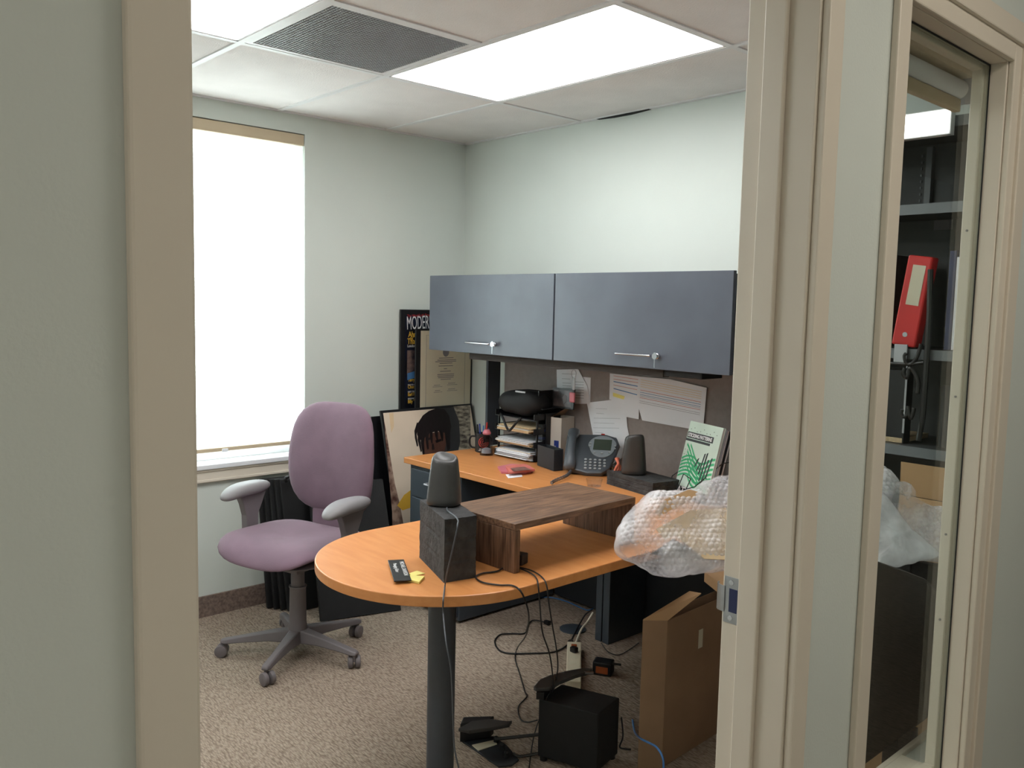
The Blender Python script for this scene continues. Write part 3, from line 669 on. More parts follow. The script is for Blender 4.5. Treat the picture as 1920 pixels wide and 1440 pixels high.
# clear dispenser
c = at(912, 853, 'z', Z)+Vector((0, 0, .0008))
t = thing('clip_dispenser', 'clear plastic paper clip dispenser between the mug and paper trays', 'dispenser', c)
mb = MB(); mb.lathe([(.034, 0), (.034, .008), (.030, .012), (.030, .085), (.016, .10), (.016, .105)], n=28); obj('tube', mb, M['smoke'], t, world=False, smooth=30)
mb = MB(); mb.lathe([(.026, .010), (.024, .03), (.010, .036), (.001, .036)], n=16); obj('clips', mb, M['silverlogo'], t, world=False)
mb = MB(); mb.lathe([(.018, .105), (.022, .112), (.014, .13), (.001, .132)], n=20); obj('cap', mb, M['pink'], t, world=False, smooth=30)
# tray tower
P1 = at(921, 851, 'z', Z); P0 = at(1006, 869, 'z', Z).lerp(P1, .07)
tU = (P1-P0); tw = tU.length; tU.normalize(); tV = Vector((tU.y, -tU.x, 0)); tV = tV if tV.y > 0 else -tV
print('tray', P0, P1, tw)
t = thing('letter_trays', 'black three-tier letter trays under the black pouch', 'letter trays', P0+tU*tw/2)
def tp(a, b_, z): q = P0+tU*a+tV*b_; return Vector((q.x, q.y, z))
def slab(mb, a0, a1, b0_, b1_, z0_, z1_, sk=0):
    mb.hexa([tp(a0, b0_, z0_), tp(a1, b0_, z0_), tp(a1, b1_, z0_), tp(a0, b1_, z0_)], [tp(a0+sk, b0_+sk, z1_), tp(a1+sk, b0_+sk, z1_), tp(a1+sk, b1_+sk, z1_), tp(a0+sk, b1_+sk, z1_)])
tw = min(tw, .33)-.025; D = .19
for z in (.743, .808, .873, .945):
    mb = MB(); slab(mb, 0, tw, 0, D, z, z+.004); slab(mb, 0, .004, 0, D, z, z+.03); slab(mb, tw-.004, tw, 0, D, z, z+.03); slab(mb, 0, tw, D-.004, D, z, z+.03); obj('tray', mb, M['black'], t)
for a, b_ in ((.0, .02), (tw-.006, .02), (0, D-.02), (tw-.006, D-.02)):
    mb = MB(); slab(mb, a, a+.006, b_, b_+.01, Z+.0008, .975); obj('riser_post', mb, M['black'], t)
for lv, (z, n, m_) in enumerate(((.748, 13, 'paper'), (.813, 9, 'manila'), (.878, 9, 'manila'))):
    z_ = z
    for k in range(n):
        th = random.uniform(.0015, .0042); a = random.uniform(-.005, .022); b_ = random.uniform(-.03, .006)
        mb = MB(); slab(mb, .012+a, tw-.034+a*.5, b_, D-.02+b_, z_, z_+th, random.uniform(-.002, .002)); z_ += th+.0003
        mm = 'paper' if (m_ == 'paper' and k % 4 != 3) or random.random() < .3 else 'manila'
        lb = {0: 'loose white papers fanned in the bottom tray', 1: 'manila folders and papers in the middle tray', 2: 'manila folders and papers in the top tray'}[lv]
        where = ['bottom', 'middle', 'top'][lv]; tag(obj('paper_folder', mb, M[mm]), ('lowest sheet in the %s letter tray' % where) if k == 0 else (('topmost sheet in the %s letter tray' % where) if k == n-1 else lb), 'papers', lb)
# black pouch with strap on the trays
t = thing('black_pouch', 'black zippered pouch with a dangling strap lying on the letter trays', 'pouch', tp(tw/2, D/2, .952)); tw += .03
mb = cushion(.30, .18, .13, 2.8, fn=lambda x, y, z: tp(tw/2+x, D/2-.01+y, 1.016+z*(1 if z > 0 else .95)+.010*noise.noise(Vector((x*14, y*14, z*9))))); obj('body', mb, M['blackmatte'], t, smooth=True)
mb = MB(); mb.box(0, .07, -.002, .002, 0, .008, mtx=Matrix.Translation(tp(tw*.28, .02, 1.072)) @ Matrix.Rotation(math.atan2(tU.y, tU.x), 4, 'Z')); obj('label_patch', mb, M['silverlogo'], t)
mb = MB(); mb.tube([tp(.06, -.03, .958), tp(.08, -.045, .93), tp(.11, -.052, .895), tp(.125, -.052, .888), tp(.145, -.05, .905), tp(.18, -.04, .94), tp(.21, -.03, .962)], .006); obj('strap', mb, M['blackmatte'], t, smooth=True)
# upright dark frames / media rack right of the trays
d0 = at(1009, 864, 'z', Z); rt = at(1009, 733, 'y', d0.y).z; print('rack', d0, rt)
t = thing('media_rack', 'tall black media rack with glossy cases standing right of the trays', 'media rack', (d0.x+.03, d0.y+.05, Z))
mb = MB(); bx_ = d0.x+.012
bx_ = d0.x-.012; RW = .042; RD = .12
mb.box(bx_, bx_+.006, d0.y, d0.y+RD, Z+.0008, rt).box(bx_+RW-.004, bx_+RW, d0.y+.02, d0.y+RD, Z+.0008, rt-.11).box(bx_+.006, bx_+RW-.006, d0.y+RD-.004, d0.y+RD, Z+.0008, rt-.06).box(bx_+.006, bx_+RW-.006, d0.y, d0.y+RD-.004, Z+.0008, Z+.006)
mb.box(bx_+.006, bx_+RW-.006, d0.y, d0.y+RD-.004, rt-.091, rt-.087)
obj('rack_frame', mb, M['black'], t)
for k in range(14):
    mb = B(bx_+.007, bx_+RW-.007, d0.y+.002, d0.y+RD-.006, Z+.008+.0125*k, Z+.0195+.0125*k); tag(obj('disc_case', mb, [M['black'], M['dark'], M['navy']][k % 3]), 'disc case stacked in the black media rack', 'disc case', 'disc cases in the media rack')
t = thing('picture_frame', 'small dark picture frame standing on top of the media rack', 'picture frame', (bx_+.05, d0.y+.05, rt-.104))
fo = Fr((bx_+.006, d0.y+.092, rt-.086), (1, .10, 0), (0, .06, 1))
mb = MB(); fo.rect(mb, 0, 0, .135, .10, -.008, .010); obj('frame', mb, M['black'], t)
mb = MB(); fo.rect(mb, .01, .01, .125, .09, .0025, .0006); obj('picture', mb, mat('dark_photo', (92, 84, 82), .3, .3, 16, rgb2=(38, 34, 38)), t)
mb = MB(); fo.poly(mb, [(.075, .02), (.09, .035), (.095, .06), (.08, .075), (.066, .055)], .0035); obj('pale_figure', mb, M['ink'], t)
# white carton with open flap
c0 = at(1050, 872, 'z', Z); c0.z = Z+.001
t = thing('white_carton', 'small white carton with open brown flap and blue label beside the phone', 'carton', c0)
def cp(a, b_, z): # a toward left-back (front face), b into depth
    return Vector((c0.x-.062*a, c0.y-.028*a+.15*b_, z)) if True else None
uF = at(1026, 864, 'z', Z)-at(1050, 868, 'z', Z); uF.z = 0; uF.normalize()
uS = Vector((-uF.y, uF.x, 0)); uS = uS if uS.y > 0 else -uS
c0 = at(1051, 867, 'z', Z); c0.z = Z+.001; print('carton', c0, uF, uS)
def cp(a, b_, z): q = c0+uF*a+uS*b_; return Vector((q.x, q.y, z))
WT = at(1051, 784, 'y', c0.y).z; wa, wb = .066, .108; print(WT)
mb = MB(); T_ = .002
for (a0, a1, b0_, b1_) in ((0, wa, 0, T_), (0, wa, wb-T_, wb), (0, T_, 0, wb), (wa-T_, wa, 0, wb)):
    mb.hexa([cp(a0, b0_, Z+.001), cp(a1, b0_, Z+.001), cp(a1, b1_, Z+.001), cp(a0, b1_, Z+.001)], [cp(a0, b0_, WT), cp(a1, b0_, WT), cp(a1, b1_, WT), cp(a0, b1_, WT)])
mb.hexa([cp(0, 0, Z+.001), cp(wa, 0, Z+.001), cp(wa, wb, Z+.001), cp(0, wb, Z+.001)], [cp(0, 0, Z+.003), cp(wa, 0, Z+.003), cp(wa, wb, Z+.003), cp(0, wb, Z+.003)])
obj('box_body', mb, M['wbox'], t)
mb = MB(); mb.prism([cp(wa, 0, WT), cp(wa, wb, WT), cp(wa-.03, wb*.98, WT+.032), cp(wa-.05, .045, WT+.040)], (.001, -.001, .001)); obj('flap', mb, M['carddark'], t)
frb = Fr(cp(.0, 0, Z), -uF if False else (cp(.01, 0, 0)-cp(0, 0, 0)), (0, 0, 1))
frb = Fr(cp(wa, 0, Z), -uF, (0, 0, 1))
lab = MB(); frb.rect(lab, .024, .02, .052, .105, .0006, .0005); o = obj('label', lab, M['blue'], t)
text(frb, t, 'lettering', [('ULTIMATE', .035, .025, .013, PI/2, .9), ('EARS', .048, .025, .013, PI/2, .9)], M['white'], .0016)
# black cube
k0 = at(1038, 884, 'z', Z); k1 = at(1007, 873, 'z', Z); k2 = at(1050, 877, 'z', Z)
t = thing('pen_cup', 'square black pen cup in front of the white carton', 'pen cup', (k0+k1)/2)
e1 = (k1-k0); e1.z = 0; wd_ = e1.length; e1.normalize(); e2 = Vector((-e1.y, e1.x, 0)); e2 = e2 if e2.y > 0 else -e2; S = .05; s0 = wd_; print('cube', wd_)
e1 = (Vector((k1.x, k1.y, 0))-Vector((k0.x, k0.y, 0))).normalized()
def kp(a, b_, z): q = Vector((k0.x, k0.y, 0))+e1*a+e2*b_; return Vector((q.x, q.y, z))
def kb(mb, a0, a1, b0_, b1_, z0_, z1_): mb.hexa([kp(a0, b0_, z0_), kp(a1, b0_, z0_), kp(a1, b1_, z0_), kp(a0, b1_, z0_)], [kp(a0, b0_, z1_), kp(a1, b0_, z1_), kp(a1, b1_, z1_), kp(a0, b1_, z1_)])
mb = MB(); q_ = min(wd_, .16); zt2 = .842
kb(mb, 0, q_, 0, .004, Z+.001, zt2); kb(mb, 0, q_, S-.004, S, Z+.001, zt2); kb(mb, 0, .004, .004, S-.004, Z+.001, zt2); kb(mb, q_-.004, q_, .004, S-.004, Z+.001, zt2); kb(mb, .004, q_-.004, .004, S-.004, Z+.001, Z+.004)
obj('cup_walls', mb, M['slate'] if False else M['dark'], t, bev=.001)
# phone
pc = at(1102, 891, 'z', Z); t = thing('desk_phone', 'charcoal desk phone with grey screen bezel and corded handset', 'telephone', (pc.x, pc.y, Z+.001), math.radians(38))
TL = math.radians(38); RX = Matrix.Scale(1.14, 4) @ Matrix.Translation((0, -.005, .018)) @ Matrix.Rotation(TL, 4, 'X')
def face(poly, z0_, z1_, n=1): mb = MB(); mb.prism([RX @ Vector((x, y, z0_)) for x, y in poly], RX.to_3x3() @ Vector((0, 0, z1_-z0_))); return mb
body = [(-.10, .01), (-.06, -.005), (.0, -.022), (.055, -.018), (.085, .01), (.105, .08), (.118, .14), (.105, .178), (.06, .193), (-.02, .19), (-.10, .185)]
mb = face(body, -.012, .012); obj('face_plate', mb, M['phone'], t, world=False, bev=.006)
mb = MB(); mb.prism([(-.09, 0, 0), (.09, 0, 0), (.10, .13, 0), (-.09, .13, 0)], (0, 0, .02)); mb.hexa([(-.08, .05, .02), (.09, .05, .02), (.09, .13, .02), (-.08, .13, .02)], [(-.08, .08, .06), (.09, .08, .06), (.09, .125, .10), (-.08, .125, .10)]); obj('stand', mb, M['blackmatte'], t, world=False, bev=.004)
el = [(.05+.058*math.cos(a)*(1 if math.sin(a) > 0 else .9), .125+.058*math.sin(a)*(.95 if math.sin(a) > 0 else 1.1)) for a in [2*PI*i/32 for i in range(32)]]
mb = face(el, .0122, .0165); obj('bezel', mb, M['phonelt'], t, world=False, bev=.001)
mb = face([(.013, .100), (.085, .100), (.087, .158), (.015, .158)], .0166, .0180); obj('screen', mb, M['lcd'], t, world=False)
mb = face([(.04, .188), (.055, .188), (.055, .192), (.04, .192)], .0125, .016); obj('message_lamp', mb, M['red'], t, world=False)
kb_ = MB()
for r in range(4):
    for q in range(5 if r < 3 else 4):
        x, y = -.012+q*.019+.004*r*.2, .048-r*.0155
        if y < -.01: continue
        kb_.prism([RX @ Vector((x+.0055*math.cos(a), y+.0042*math.sin(a), .012)) for a in [2*PI*i/8 for i in range(8)]], RX.to_3x3() @ Vector((0, 0, .004)))
for x, y in ((.02, .085), (.05, .082), (.08, .088), (.1, .11), (.101, .125), (.0, .12), (.0, .135)):
    kb_.prism([RX @ Vector((x+.005*math.cos(a), y+.003*math.sin(a), .0165)) for a in [2*PI*i/8 for i in range(8)]], RX.to_3x3() @ Vector((0, 0, .003)))
obj('keypad', kb_, M['key'], t, world=False)
hs = MB(); rings = []
for (y, w_, z_, th) in ((-.012, .018, .018, .010), (.0, .024, .022, .020), (.03, .024, .026, .020), (.05, .017, .037, .012), (.10, .016, .044, .012), (.145, .017, .040, .012), (.165, .024, .028, .020), (.195, .024, .022, .018), (.205, .016, .018, .010)):
    rings.append([RX @ Vector((-.072+w_*math.cos(a), y, z_+th*math.sin(a))) for a in [2*PI*i/14 for i in range(14)]])
hs.loft(rings); h_ = obj('handset', hs, M['phone'], t, world=False, smooth=True)
cd = MB(); cpts = []
w2 = Matrix.Translation((pc.x, pc.y, Z)) @ Matrix.Rotation(math.radians(38), 4, 'Z')
s_ = w2 @ Vector((-.075, -.03, .02)); e_ = at(1037, 906, 'z', Z+.012)
for i in range(110):
    a = i*1.15; f_ = i/109; q = s_.lerp(e_, f_)+Vector((.01*math.sin(f_*5), 0, 0)); cpts.append((q.x+.006*math.cos(a), q.y+.002*math.cos(a), max(Z+.009, q.z)+.006*math.sin(a)))
cd.tube(cpts, .0022, 5, False); obj('coiled_cord', cd, M['cordgrey'], t, smooth=True)
# cds and card
for k, (pp, m_, lb) in enumerate(((((933, 878), (940, 888), (985, 889), (1001, 884), (993, 876), (958, 873)), 'pink', 'flat red compact disc case under another on the desk'), (((948, 877), (955, 889), (1003, 883), (985, 873)), 'inkred', 'dark red compact disc case lying on top of another on the desk'))):
    mb = MB(); mb.prism([at(p[0], p[1], 'z', Z+.001+.011*k) for p in pp], (0, 0, .009)); o = obj('disc_case', mb, M[m_]); tag(o, lb, 'disc case')
mb = MB(); mb.prism([at(*p, 'z', Z+.023) for p in ((957, 878), (963, 884), (996, 881), (983, 875))], (0, 0, .0006)); obj('cover_art', mb, mat('cd_art', (150, 110, 100), .3, .3, 60, rgb2=(66, 44, 44)), o)
mb = MB(); mb.prism([at(*p, 'z', Z+.0008) for p in ((948, 890), (977, 888), (980, 894), (953, 897))], (0, 0, .001)); tag(obj('business_card', mb, M['paper']), 'small white card in front of the disc cases', 'card')
# glass dish near riser
c = at(1114, 912, 'z', Z); t = tag(obj('glass_dish', MB().lathe([(.030, 0), (.034, .02), (.036, .032), (.034, .032), (.031, .02), (.028, .003), (.001, .003)], (c.x, c.y, Z+.001), 32), M['clear'], smooth=50), 'clear glass dish on the desk behind the monitor riser', 'dish')
mb = MB(); cc = at(1168, 882, 'z', .8)
for k in range(3): mb.tube([cc+Vector((-.012+.01*math.sin(j*2+k), .0+.008*k-.03, -.055+.022*j)) for j in range(6)], .006)
tag(obj('coral_ribbon', mb, M['coral'], smooth=True), 'twisted coral ribbon standing behind the right-hand speaker', 'ribbon')

# book in wire stand
BL = at(1262, 922, 'z', Z+.006); BR = at(1326, 946, 'z', Z+.006); bu = (BR-BL); bu.z = 0; BWd = min(max(bu.length, .2), .225); bu.normalize()
bn = Vector((-bu.y, bu.x, 0)); bn = bn if bn.dot(Vector((0, 1, 0))) > 0 else -bn
print('book', BL, BR, bu, BWd)
bv = (Vector((0, 0, 1))*.97+bn*.24).normalized()
fb = Fr(BL, bu, bv); BH = .305
def book(label, th, back, u0=0, mcover='mint', hgt=BH, wdt=None):
    t = thing('book', label, 'book', fb.p(.1+u0, 0, -back)); wdt = wdt or BWd
    mb = MB(); fb.rect(mb, u0, 0, u0+wdt, hgt, -back-.0015, .0015); fb.rect(mb, u0, 0, u0+wdt, hgt, -back-th, .0015); fb.rect(mb, u0, 0, u0+.0015, hgt, -back-th+.0015, th-.003); obj('cover', mb, M[mcover], t)
    mb = MB(); fb.rect(mb, u0+.0016, .002, u0+wdt-.002, hgt-.002, -back-th+.0016, th-.0032); obj('pages', mb, M['paper'], t)
    return t
t = book('green and white wavy-striped drum book leaning in the wire stand, front one', .012, 0)
W_, Hh = BWd, BH
mb = MB(); fb.rect(mb, .004, .235, W_-.045, .26, .0003, .0005); fb.rect(mb, .0, .222, W_-.06, .232, .0003, .0005); fb.rect(mb, 0, 0, W_, .035, .0003, .0005)
for k, (a, b_, l_) in enumerate(((.135, .10, .09), (.15, .075, .12), (.165, .06, .11), (.118, .11, .04), (.10, .125, .04), (.185, .09, .09))):
    fb.poly(mb, [(a, b_), (a+.008, b_+.004), (a+.008+.012, b_+l_), (a+.012, b_+l_-.004)], .0012, .0004)
obj('black_print', mb, M['black'], t)
mb = MB()
def band(mb, fn, x0, x1, wv, n=24):
    for i in range(n):
        a, b_ = x0+(x1-x0)*i/n, x0+(x1-x0)*(i+1)/n
        q = [(a, fn(a)), (b_, fn(b_)), (b_, fn(b_)+wv), (a, fn(a)+wv)]
        if min(v for _, v in q) > .036 and max(v for _, v in q) < .22: fb.poly(mb, q, .0004, .0004)
for k in range(6):
    band(mb, lambda x, k=k: .20-.022*k*.9+.03*math.cos(x*26)+(-.25*x), .005+.012*k, W_-.003, .010)
for k in range(6):
    band(mb, lambda x, k=k: .04+.015*k+.045*math.sin(x*16+.6), .003, W_-.02, .008)
obj('green_waves', mb, M['green'], t)
mb = MB()
for i in range(3):
    for j in range(5): fb.poly(mb, [(.012+.018*i+.002*math.cos(a), .105+.02*j+.002*math.sin(a)) for a in [PI*k/3 for k in range(6)]], .001, .0003)
for i in range(9): fb.poly(mb, [(.02+.022*i+.002*math.cos(a), .272+.008*math.sin(i*2)+.002*math.sin(a)) for a in [PI*k/3 for k in range(6)]], .001, .0003)
obj('black_dots', mb, M['black'], t)
text(fb, t, 'title', [('STICKING PATTERNS', .009, .2405, .021, 0, .82), ('PATTERNS', .004, .006, .040, 0, .98)], M['white'], .0012, bold=.0006)
book('thin grey book behind the green drum book in the wire stand', .010, .014, .010, 'ink', .300)
book('dark spined book at the back of the wire stand', .012, .028, .016, 'black', .298)
t = thing('wire_book_stand', 'black wire stand holding the green drum book', 'book stand', fb.p(.1, 0))
mb = MB(); r = .0022
mb.tube([fb.p(.055, .03, .02), fb.p(.055, .085, .01), fb.p(.11, .075, .01), fb.p(.11, .03, .02)], r, 6, False)
mb.tube([fb.p(-.025, .062, .006), fb.p(.01, .12, -.03)], r, 6, False); mb.tube([fb.p(-.025, .062, .006), fb.p(.0, .03, .02), fb.p(.055, .03, .02)], r, 6, False)
mb.tube([fb.p(.11, .03, .02), fb.p(.15, .05, .012), fb.p(W_+.02, .17, -.02), fb.p(W_+.02, .18, -.05)], r, 6, False)
mb.tube([fb.p(.0, -.003, .03), fb.p(W_, -.003, .03), fb.p(W_, -.003, -.05), fb.p(0, -.003, -.05), fb.p(.0, -.003, .03)], r, 6, False)
mb.tube([fb.p(.055, .03, .02), fb.p(.055, -.003, .03)], r, 6, False); mb.tube([fb.p(.11, .03, .02), fb.p(.11, -.003, .03)], r, 6, False)
obj('wire', mb, M['cord'], t)

# ------------------------------------------------------------------ pictures leaning at the window wall
fx = Fr((.022, -.453, .0), (0, 1, 0), (.0, 0, 1))
t = thing('framed_magazine_cover', 'tall black framed drum magazine cover leaning against the window wall', 'framed poster', (.03, -.2, 0))
mb = MB(); fx.rect(mb, 0, .42, .43, 1.468, -.012, .014); obj('frame', mb, M['black'], t, bev=.002)
mb = MB(); fx.rect(mb, .03, .45, .41, 1.44, .0022, .0006); obj('print', mb, mat('magazine_print', (28, 34, 54), .35, .3, 9, rgb2=(14, 15, 20)), t)
mb = MB(); u0, v0 = fx.proj(763, 657); u1, v1 = fx.proj(781, 708); fx.poly(mb, [(u0, v1), (u1, v1), (u1, v0), (u0, v0)], .0035); pa = obj('photo_patch', mb, mat('mag_photo', (120, 100, 92), .4, .3, 22, rgb2=(40, 36, 46)), t)
mb = MB(); u0, v0 = fx.proj(763, 700); u1, v1 = fx.proj(776, 712); fx.poly(mb, [(u0, v1), (u1, v1+.01), (u1, v0+.01), (u0, v0)], .0042); obj('blue_collar', mb, M['inkblue'], t)
def tx(px, py, s, sz, rot=0, xs_=1): u, v = fx.proj(px, py); return (s, u, v, sz, rot, xs_)
text(fx, t, 'masthead', [tx(762, 618, 'MODERN', .105, .05, .42)], M['white'], .0036)
text(fx, t, 'tagline', [tx(763, 595, "The World's #1 Drum Magazine", .022, .05, .8)], M['red'], .0036)
text(fx, t, 'headline', [tx(765, 632, 'Ahm', .045, .0, .7), tx(768, 638, '2K', .022, 0, .9), tx(763, 645, 'Than', .045, .0, .75), tx(764, 715.5, 'Terry Bo', .027, 0, .72), tx(764, 728.5, 'Chuck C', .027, 0, .75), tx(764, 742.5, 'Earl Pal', .027, 0, .75), tx(764, 756, "Billy 'Th", .027, 0, .72)], M['gold'], .0036, bold=.0006)
text(fx, t, 'small_print', [tx(763, 651, 'London, O', .022, 0, .8), tx(764, 710, 'SOUND OFF', .012, 0, .9), tx(764, 723, 'MASTER OF', .012, 0, .9), tx(764, 736, 'FAST TIMES', .012, 0, .9), tx(764, 749, 'SESSIONS', .012, 0, .9)], M['white'], .0036)
# certificate
fc = Fr((.095, -.375, 0), (0, 1, 0), (.0, 0, 1))
u1, vb = fc.proj(883, 755); u0, vt = fc.proj(786, 618)
t = thing('framed_certificate', 'cream certificate in a thin black frame leaning behind the portrait photo', 'framed certificate', (.09, -.2, .0))
vt -= .0; mb = MB(); u0 -= .02; fc.rect(mb, u0, .55, u1+.003, vt+.004, -.012, .012); obj('frame', mb, M['black'], t, bev=.002)
uL, _ = fc.proj(788, 700); mb = MB(); fc.rect(mb, uL, .57, u1-.008, vt-.006, .0004, .0006); obj('paper', mb, M['cert'], t)
def fl(mb, a, b_, y, wv=.0022): (ua, va), (ub, vb_) = fc.proj(a, y), fc.proj(b_, y); fc.poly(mb, [(ua, va), (ub, va), (ub, va+wv), (ua, va+wv)], .0012, .0003)
mb = MB()
for a, b_, y in ((823, 850, 672), (820, 855, 676), (816, 855, 679), (824, 848, 682), (822, 849, 687), (832, 838, 692), (825, 845, 697), (820, 851, 703), (820, 851, 706), (821, 850, 709), (826, 845, 712)): fl(mb, a, b_, y, .0035)
for a, b_, y in ((811, 829, 726), (838, 857, 722), (813, 829, 736), (838, 857, 733)): fl(mb, a, b_, y, .002); fl(mb, a+2, b_-4, y-3, .0025)
obj('calligraphy', mb, M['ink'], t)
(uc, vc) = fc.proj(836, 660); mb = MB(); fc.poly(mb, [(uc+.022*math.cos(a), vc+.026*math.sin(a)) for a in [2*PI*i/20 for i in range(20)]], .0012, .0003); obj('seal', mb, M['ink'], t)
uA, va = fc.proj(799, 640); uB, vb2 = fc.proj(870, 752); mb = MB()
for q in ((uA, .62, uA+.0015, vt-.03), (uB, .62, uB+.0015, vt-.03), (uA, vt-.031, uB, vt-.03)): fc.rect(mb, *q, .0012, .0003)
obj('border_line', mb, M['ink'], t)
# portrait photo: leaning, bottom edge at x=.36, top at x~.13
pTL = at(713, 770, 'x', .13); pTR = at(884, 755, 'x', .14); pTR.y = min(pTR.y, -.045)
fp = Fr((.375, pTL.y-.03, .012), (-.0, 1, 0), (-.255, 0, .93))
tl = fp.proj(713, 770); tr = fp.proj(884, 755)
print('portrait', tl, tr)
t = thing('framed_portrait_photo', 'large framed photo of a person with dreadlocks leaning beside the desk', 'framed photo', (.25, -.35, 0))
PW = tr[0]-tl[0]; PHt = tl[1]
fp = Fr(fp.p(tl[0], 0), fp.U, fp.V)
mb = MB(); fp.rect(mb, 0, 0, PW, PHt, -.012, .014); obj('frame', mb, M['black'], t, bev=.002)
mb = MB(); fp.rect(mb, .014, .014, PW-.014, PHt-.014, .0022, .0006); obj('backdrop', mb, M['cream'], t)
def pp(name, pts, m_, l_): mb = MB(); fp.poly(mb, fp.px(pts), l_, .0004); return obj(name, mb, M[m_], t)
pp('mottled_band', [(719, 785), (727, 830), (735, 880), (742, 920), (749, 945), (746, 975), (736, 975)], 'leo', .0031)
pp('mottled_band', [(733, 880), (749, 945), (756, 985), (735, 985)], 'leo', .0033)
pp('yellow_cloth', [(757, 928), (744, 948), (754, 957), (775, 950), (775, 915)], 'gold', .0036)
pp('tan_post', [(729, 775), (737, 774), (738, 800), (733, 812)], 'manila', .0030)
pp('striped_cloth', [(850, 762), (881, 760), (882, 845), (858, 838)], 'zebra', .0032)
pp('dark_coat', [(820, 766), (850, 764), (860, 790), (862, 830), (855, 860), (825, 860)], 'photodark', .0034)
pp('face', [(795, 815), (832, 808), (836, 830), (832, 850), (822, 862), (798, 860), (793, 840)], 'skin', .0040)
pp('hair_cap', [(781, 815), (783, 793), (792, 779), (803, 771), (817, 766), (832, 767), (841, 779), (845, 800), (842, 818), (834, 812), (820, 808), (806, 812), (794, 822), (786, 826)], 'hair', .0046)
for k, q in enumerate([[(781, 792), (776, 808), (777, 822), (781, 838), (783, 836), (780, 815), (786, 795)], [(784, 800), (782, 825), (788, 848), (790, 846), (787, 825), (790, 800)], [(789, 806), (788, 830), (793, 862), (796, 860), (794, 830), (797, 806)], [(797, 806), (797, 825), (800, 843), (803, 842), (802, 824), (804, 806)], [(805, 806), (805, 820), (808, 832), (810, 831), (810, 806)], [(813, 806), (815, 817), (818, 826), (820, 825), (820, 806)], [(823, 806), (825, 818), (828, 828), (830, 826), (830, 806)], [(833, 806), (834, 822), (838, 846), (843, 842), (843, 806)]]): pp('dreadlock', q, 'hair', .0047+.00005*k)
pp('brow_shadow', [(799, 822), (808, 820), (808, 824), (800, 826)], 'hair', .0046); pp('eye_shadow', [(815, 826), (826, 823), (827, 827), (817, 831)], 'hair', .0046); pp('nose_shadow', [(809, 833), (812, 832), (814, 843), (809, 844)], 'hair', .0046)
# black portfolio leaning under window and black board
t = thing('art_portfolio', 'black portfolio case with bellows side leaning on the wall below the window', 'portfolio case', (.16, -1.0, 0))
mb = MB()
for k in range(5):
    a = .035+.032*k; mb.hexa([(a+.05, -1.275+.02*k, .003), (a+.068, -1.275+.02*k, .003), (a+.068, -.72, .003), (a+.05, -.72, .003)], [(a*.55, -1.29+.02*k, .635), (a*.55+.014, -1.29+.02*k, .635), (a*.55+.014, -.72, .62), (a*.55, -.72, .62)])
obj('body', mb, M['blackmatte'], t, bev=.004)
mb = MB()
mb.tube([(.15, -1.20, .63), (.152, -1.19, .655), (.14, -1.0, .66), (.13, -.98, .64)], .008); mb.tube([(.06, -1.30, .60), (.04, -1.315, .55), (.05, -1.31, .47)], .004); obj('strap', mb, M['cord'], t, smooth=True)
mb = MB(); mb.hexa([(.21, -1.15, .004), (.225, -1.15, .004), (.40, -.70, .004), (.385, -.70, .004)], [(.10, -1.13, .58), (.115, -1.13, .58), (.13, -.60, .63), (.115, -.60, .63)])
mb = MB(); mb.hexa([(.40, -1.16, .004), (.415, -1.16, .004), (.52, -.78, .004), (.505, -.78, .004)], [(.14, -1.08, .60), (.155, -1.08, .60), (.245, -.71, .60), (.23, -.71, .60)]); tag(obj('foam_board', mb, M['blackmatte']), 'black foam board leaning in front of the portfolio, beside the desk drawers', 'board')
mb = MB(); mb.hexa([(.12, -.70, .003), (.128, -.70, .003), (.128, -.5, .003), (.12, -.5, .003)], [(.06, -.665, .90), (.068, -.665, .90), (.068, -.47, .90), (.06, -.47, .90)]); tag(obj('foam_board', mb, M['black']), 'narrow black board standing just behind the portrait photo', 'board')

# ------------------------------------------------------------------ bookcase by the back wall
BX0, BX1, BY = 2.30, 3.06, -.35
t = thing('bookcase', 'dark grey open metal bookcase against the back wall, seen through the sidelight', 'bookcase', (2.68, -.18, 0))
mb = B(BX0, BX0+.02, BY, -.015, .0, 2.11); obj('side_panel', mb, M['bookcase'], t); obj('side_panel', B(BX1-.02, BX1, BY, -.015, 0, 2.11), M['bookcase'], t)
obj('back_panel', B(BX0+.02, BX1-.02, -.025, -.015, .02, 2.11), M['bookcase'], t)
SH = [.06, .42, .74, 1.057, 1.371, 1.83, 2.09]
for z in SH:
    s_ = obj('shelf', B(BX0+.0205, BX1-.0205, BY+.006, -.0255, z, z+.02), M['bookcase'], t); obj('shelf_lip', B(BX0+.0205, BX1-.0205, BY, BY+.005, z-.012, z+.0205), M['shelfedge'], s_)
mb = MB(); mb.box(2.60, 2.62, -.05, -.026, 1.86, 2.08)
for k in range(9): mb.box(2.575, 2.58, -.03, -.0255, 1.875+.022*k, 1.883+.022*k)
obj('slotted_upright', mb, M['shelfedge'], t)
mb = MB(); a = at(1752, 413, 'y', -.026); b_ = at(1786, 430, 'y', -.026); mb.box(a.x, b_.x, -.0268, -.0256, b_.z, a.z); obj('sticker', mb, M['ink'], t)
for (a, b_) in (((1745, 272), (1762, 276)), ((1735, 350), (1754, 358))):
    pass
t = thing('light_box', 'bright white rectangular light box at the top of the bookcase', 'light', (2.62, -.39, 2.05))  # added glowing panel standing in for a bright rectangle of unknown origin
obj('housing', B(2.42, 2.806, BY-.035, BY-.006, 2.050, 2.128), M['tbar'], t); obj('diffuser', B(2.424, 2.802, BY-.038, BY-.0355, 2.054, 2.124), M['lightbox'], t)
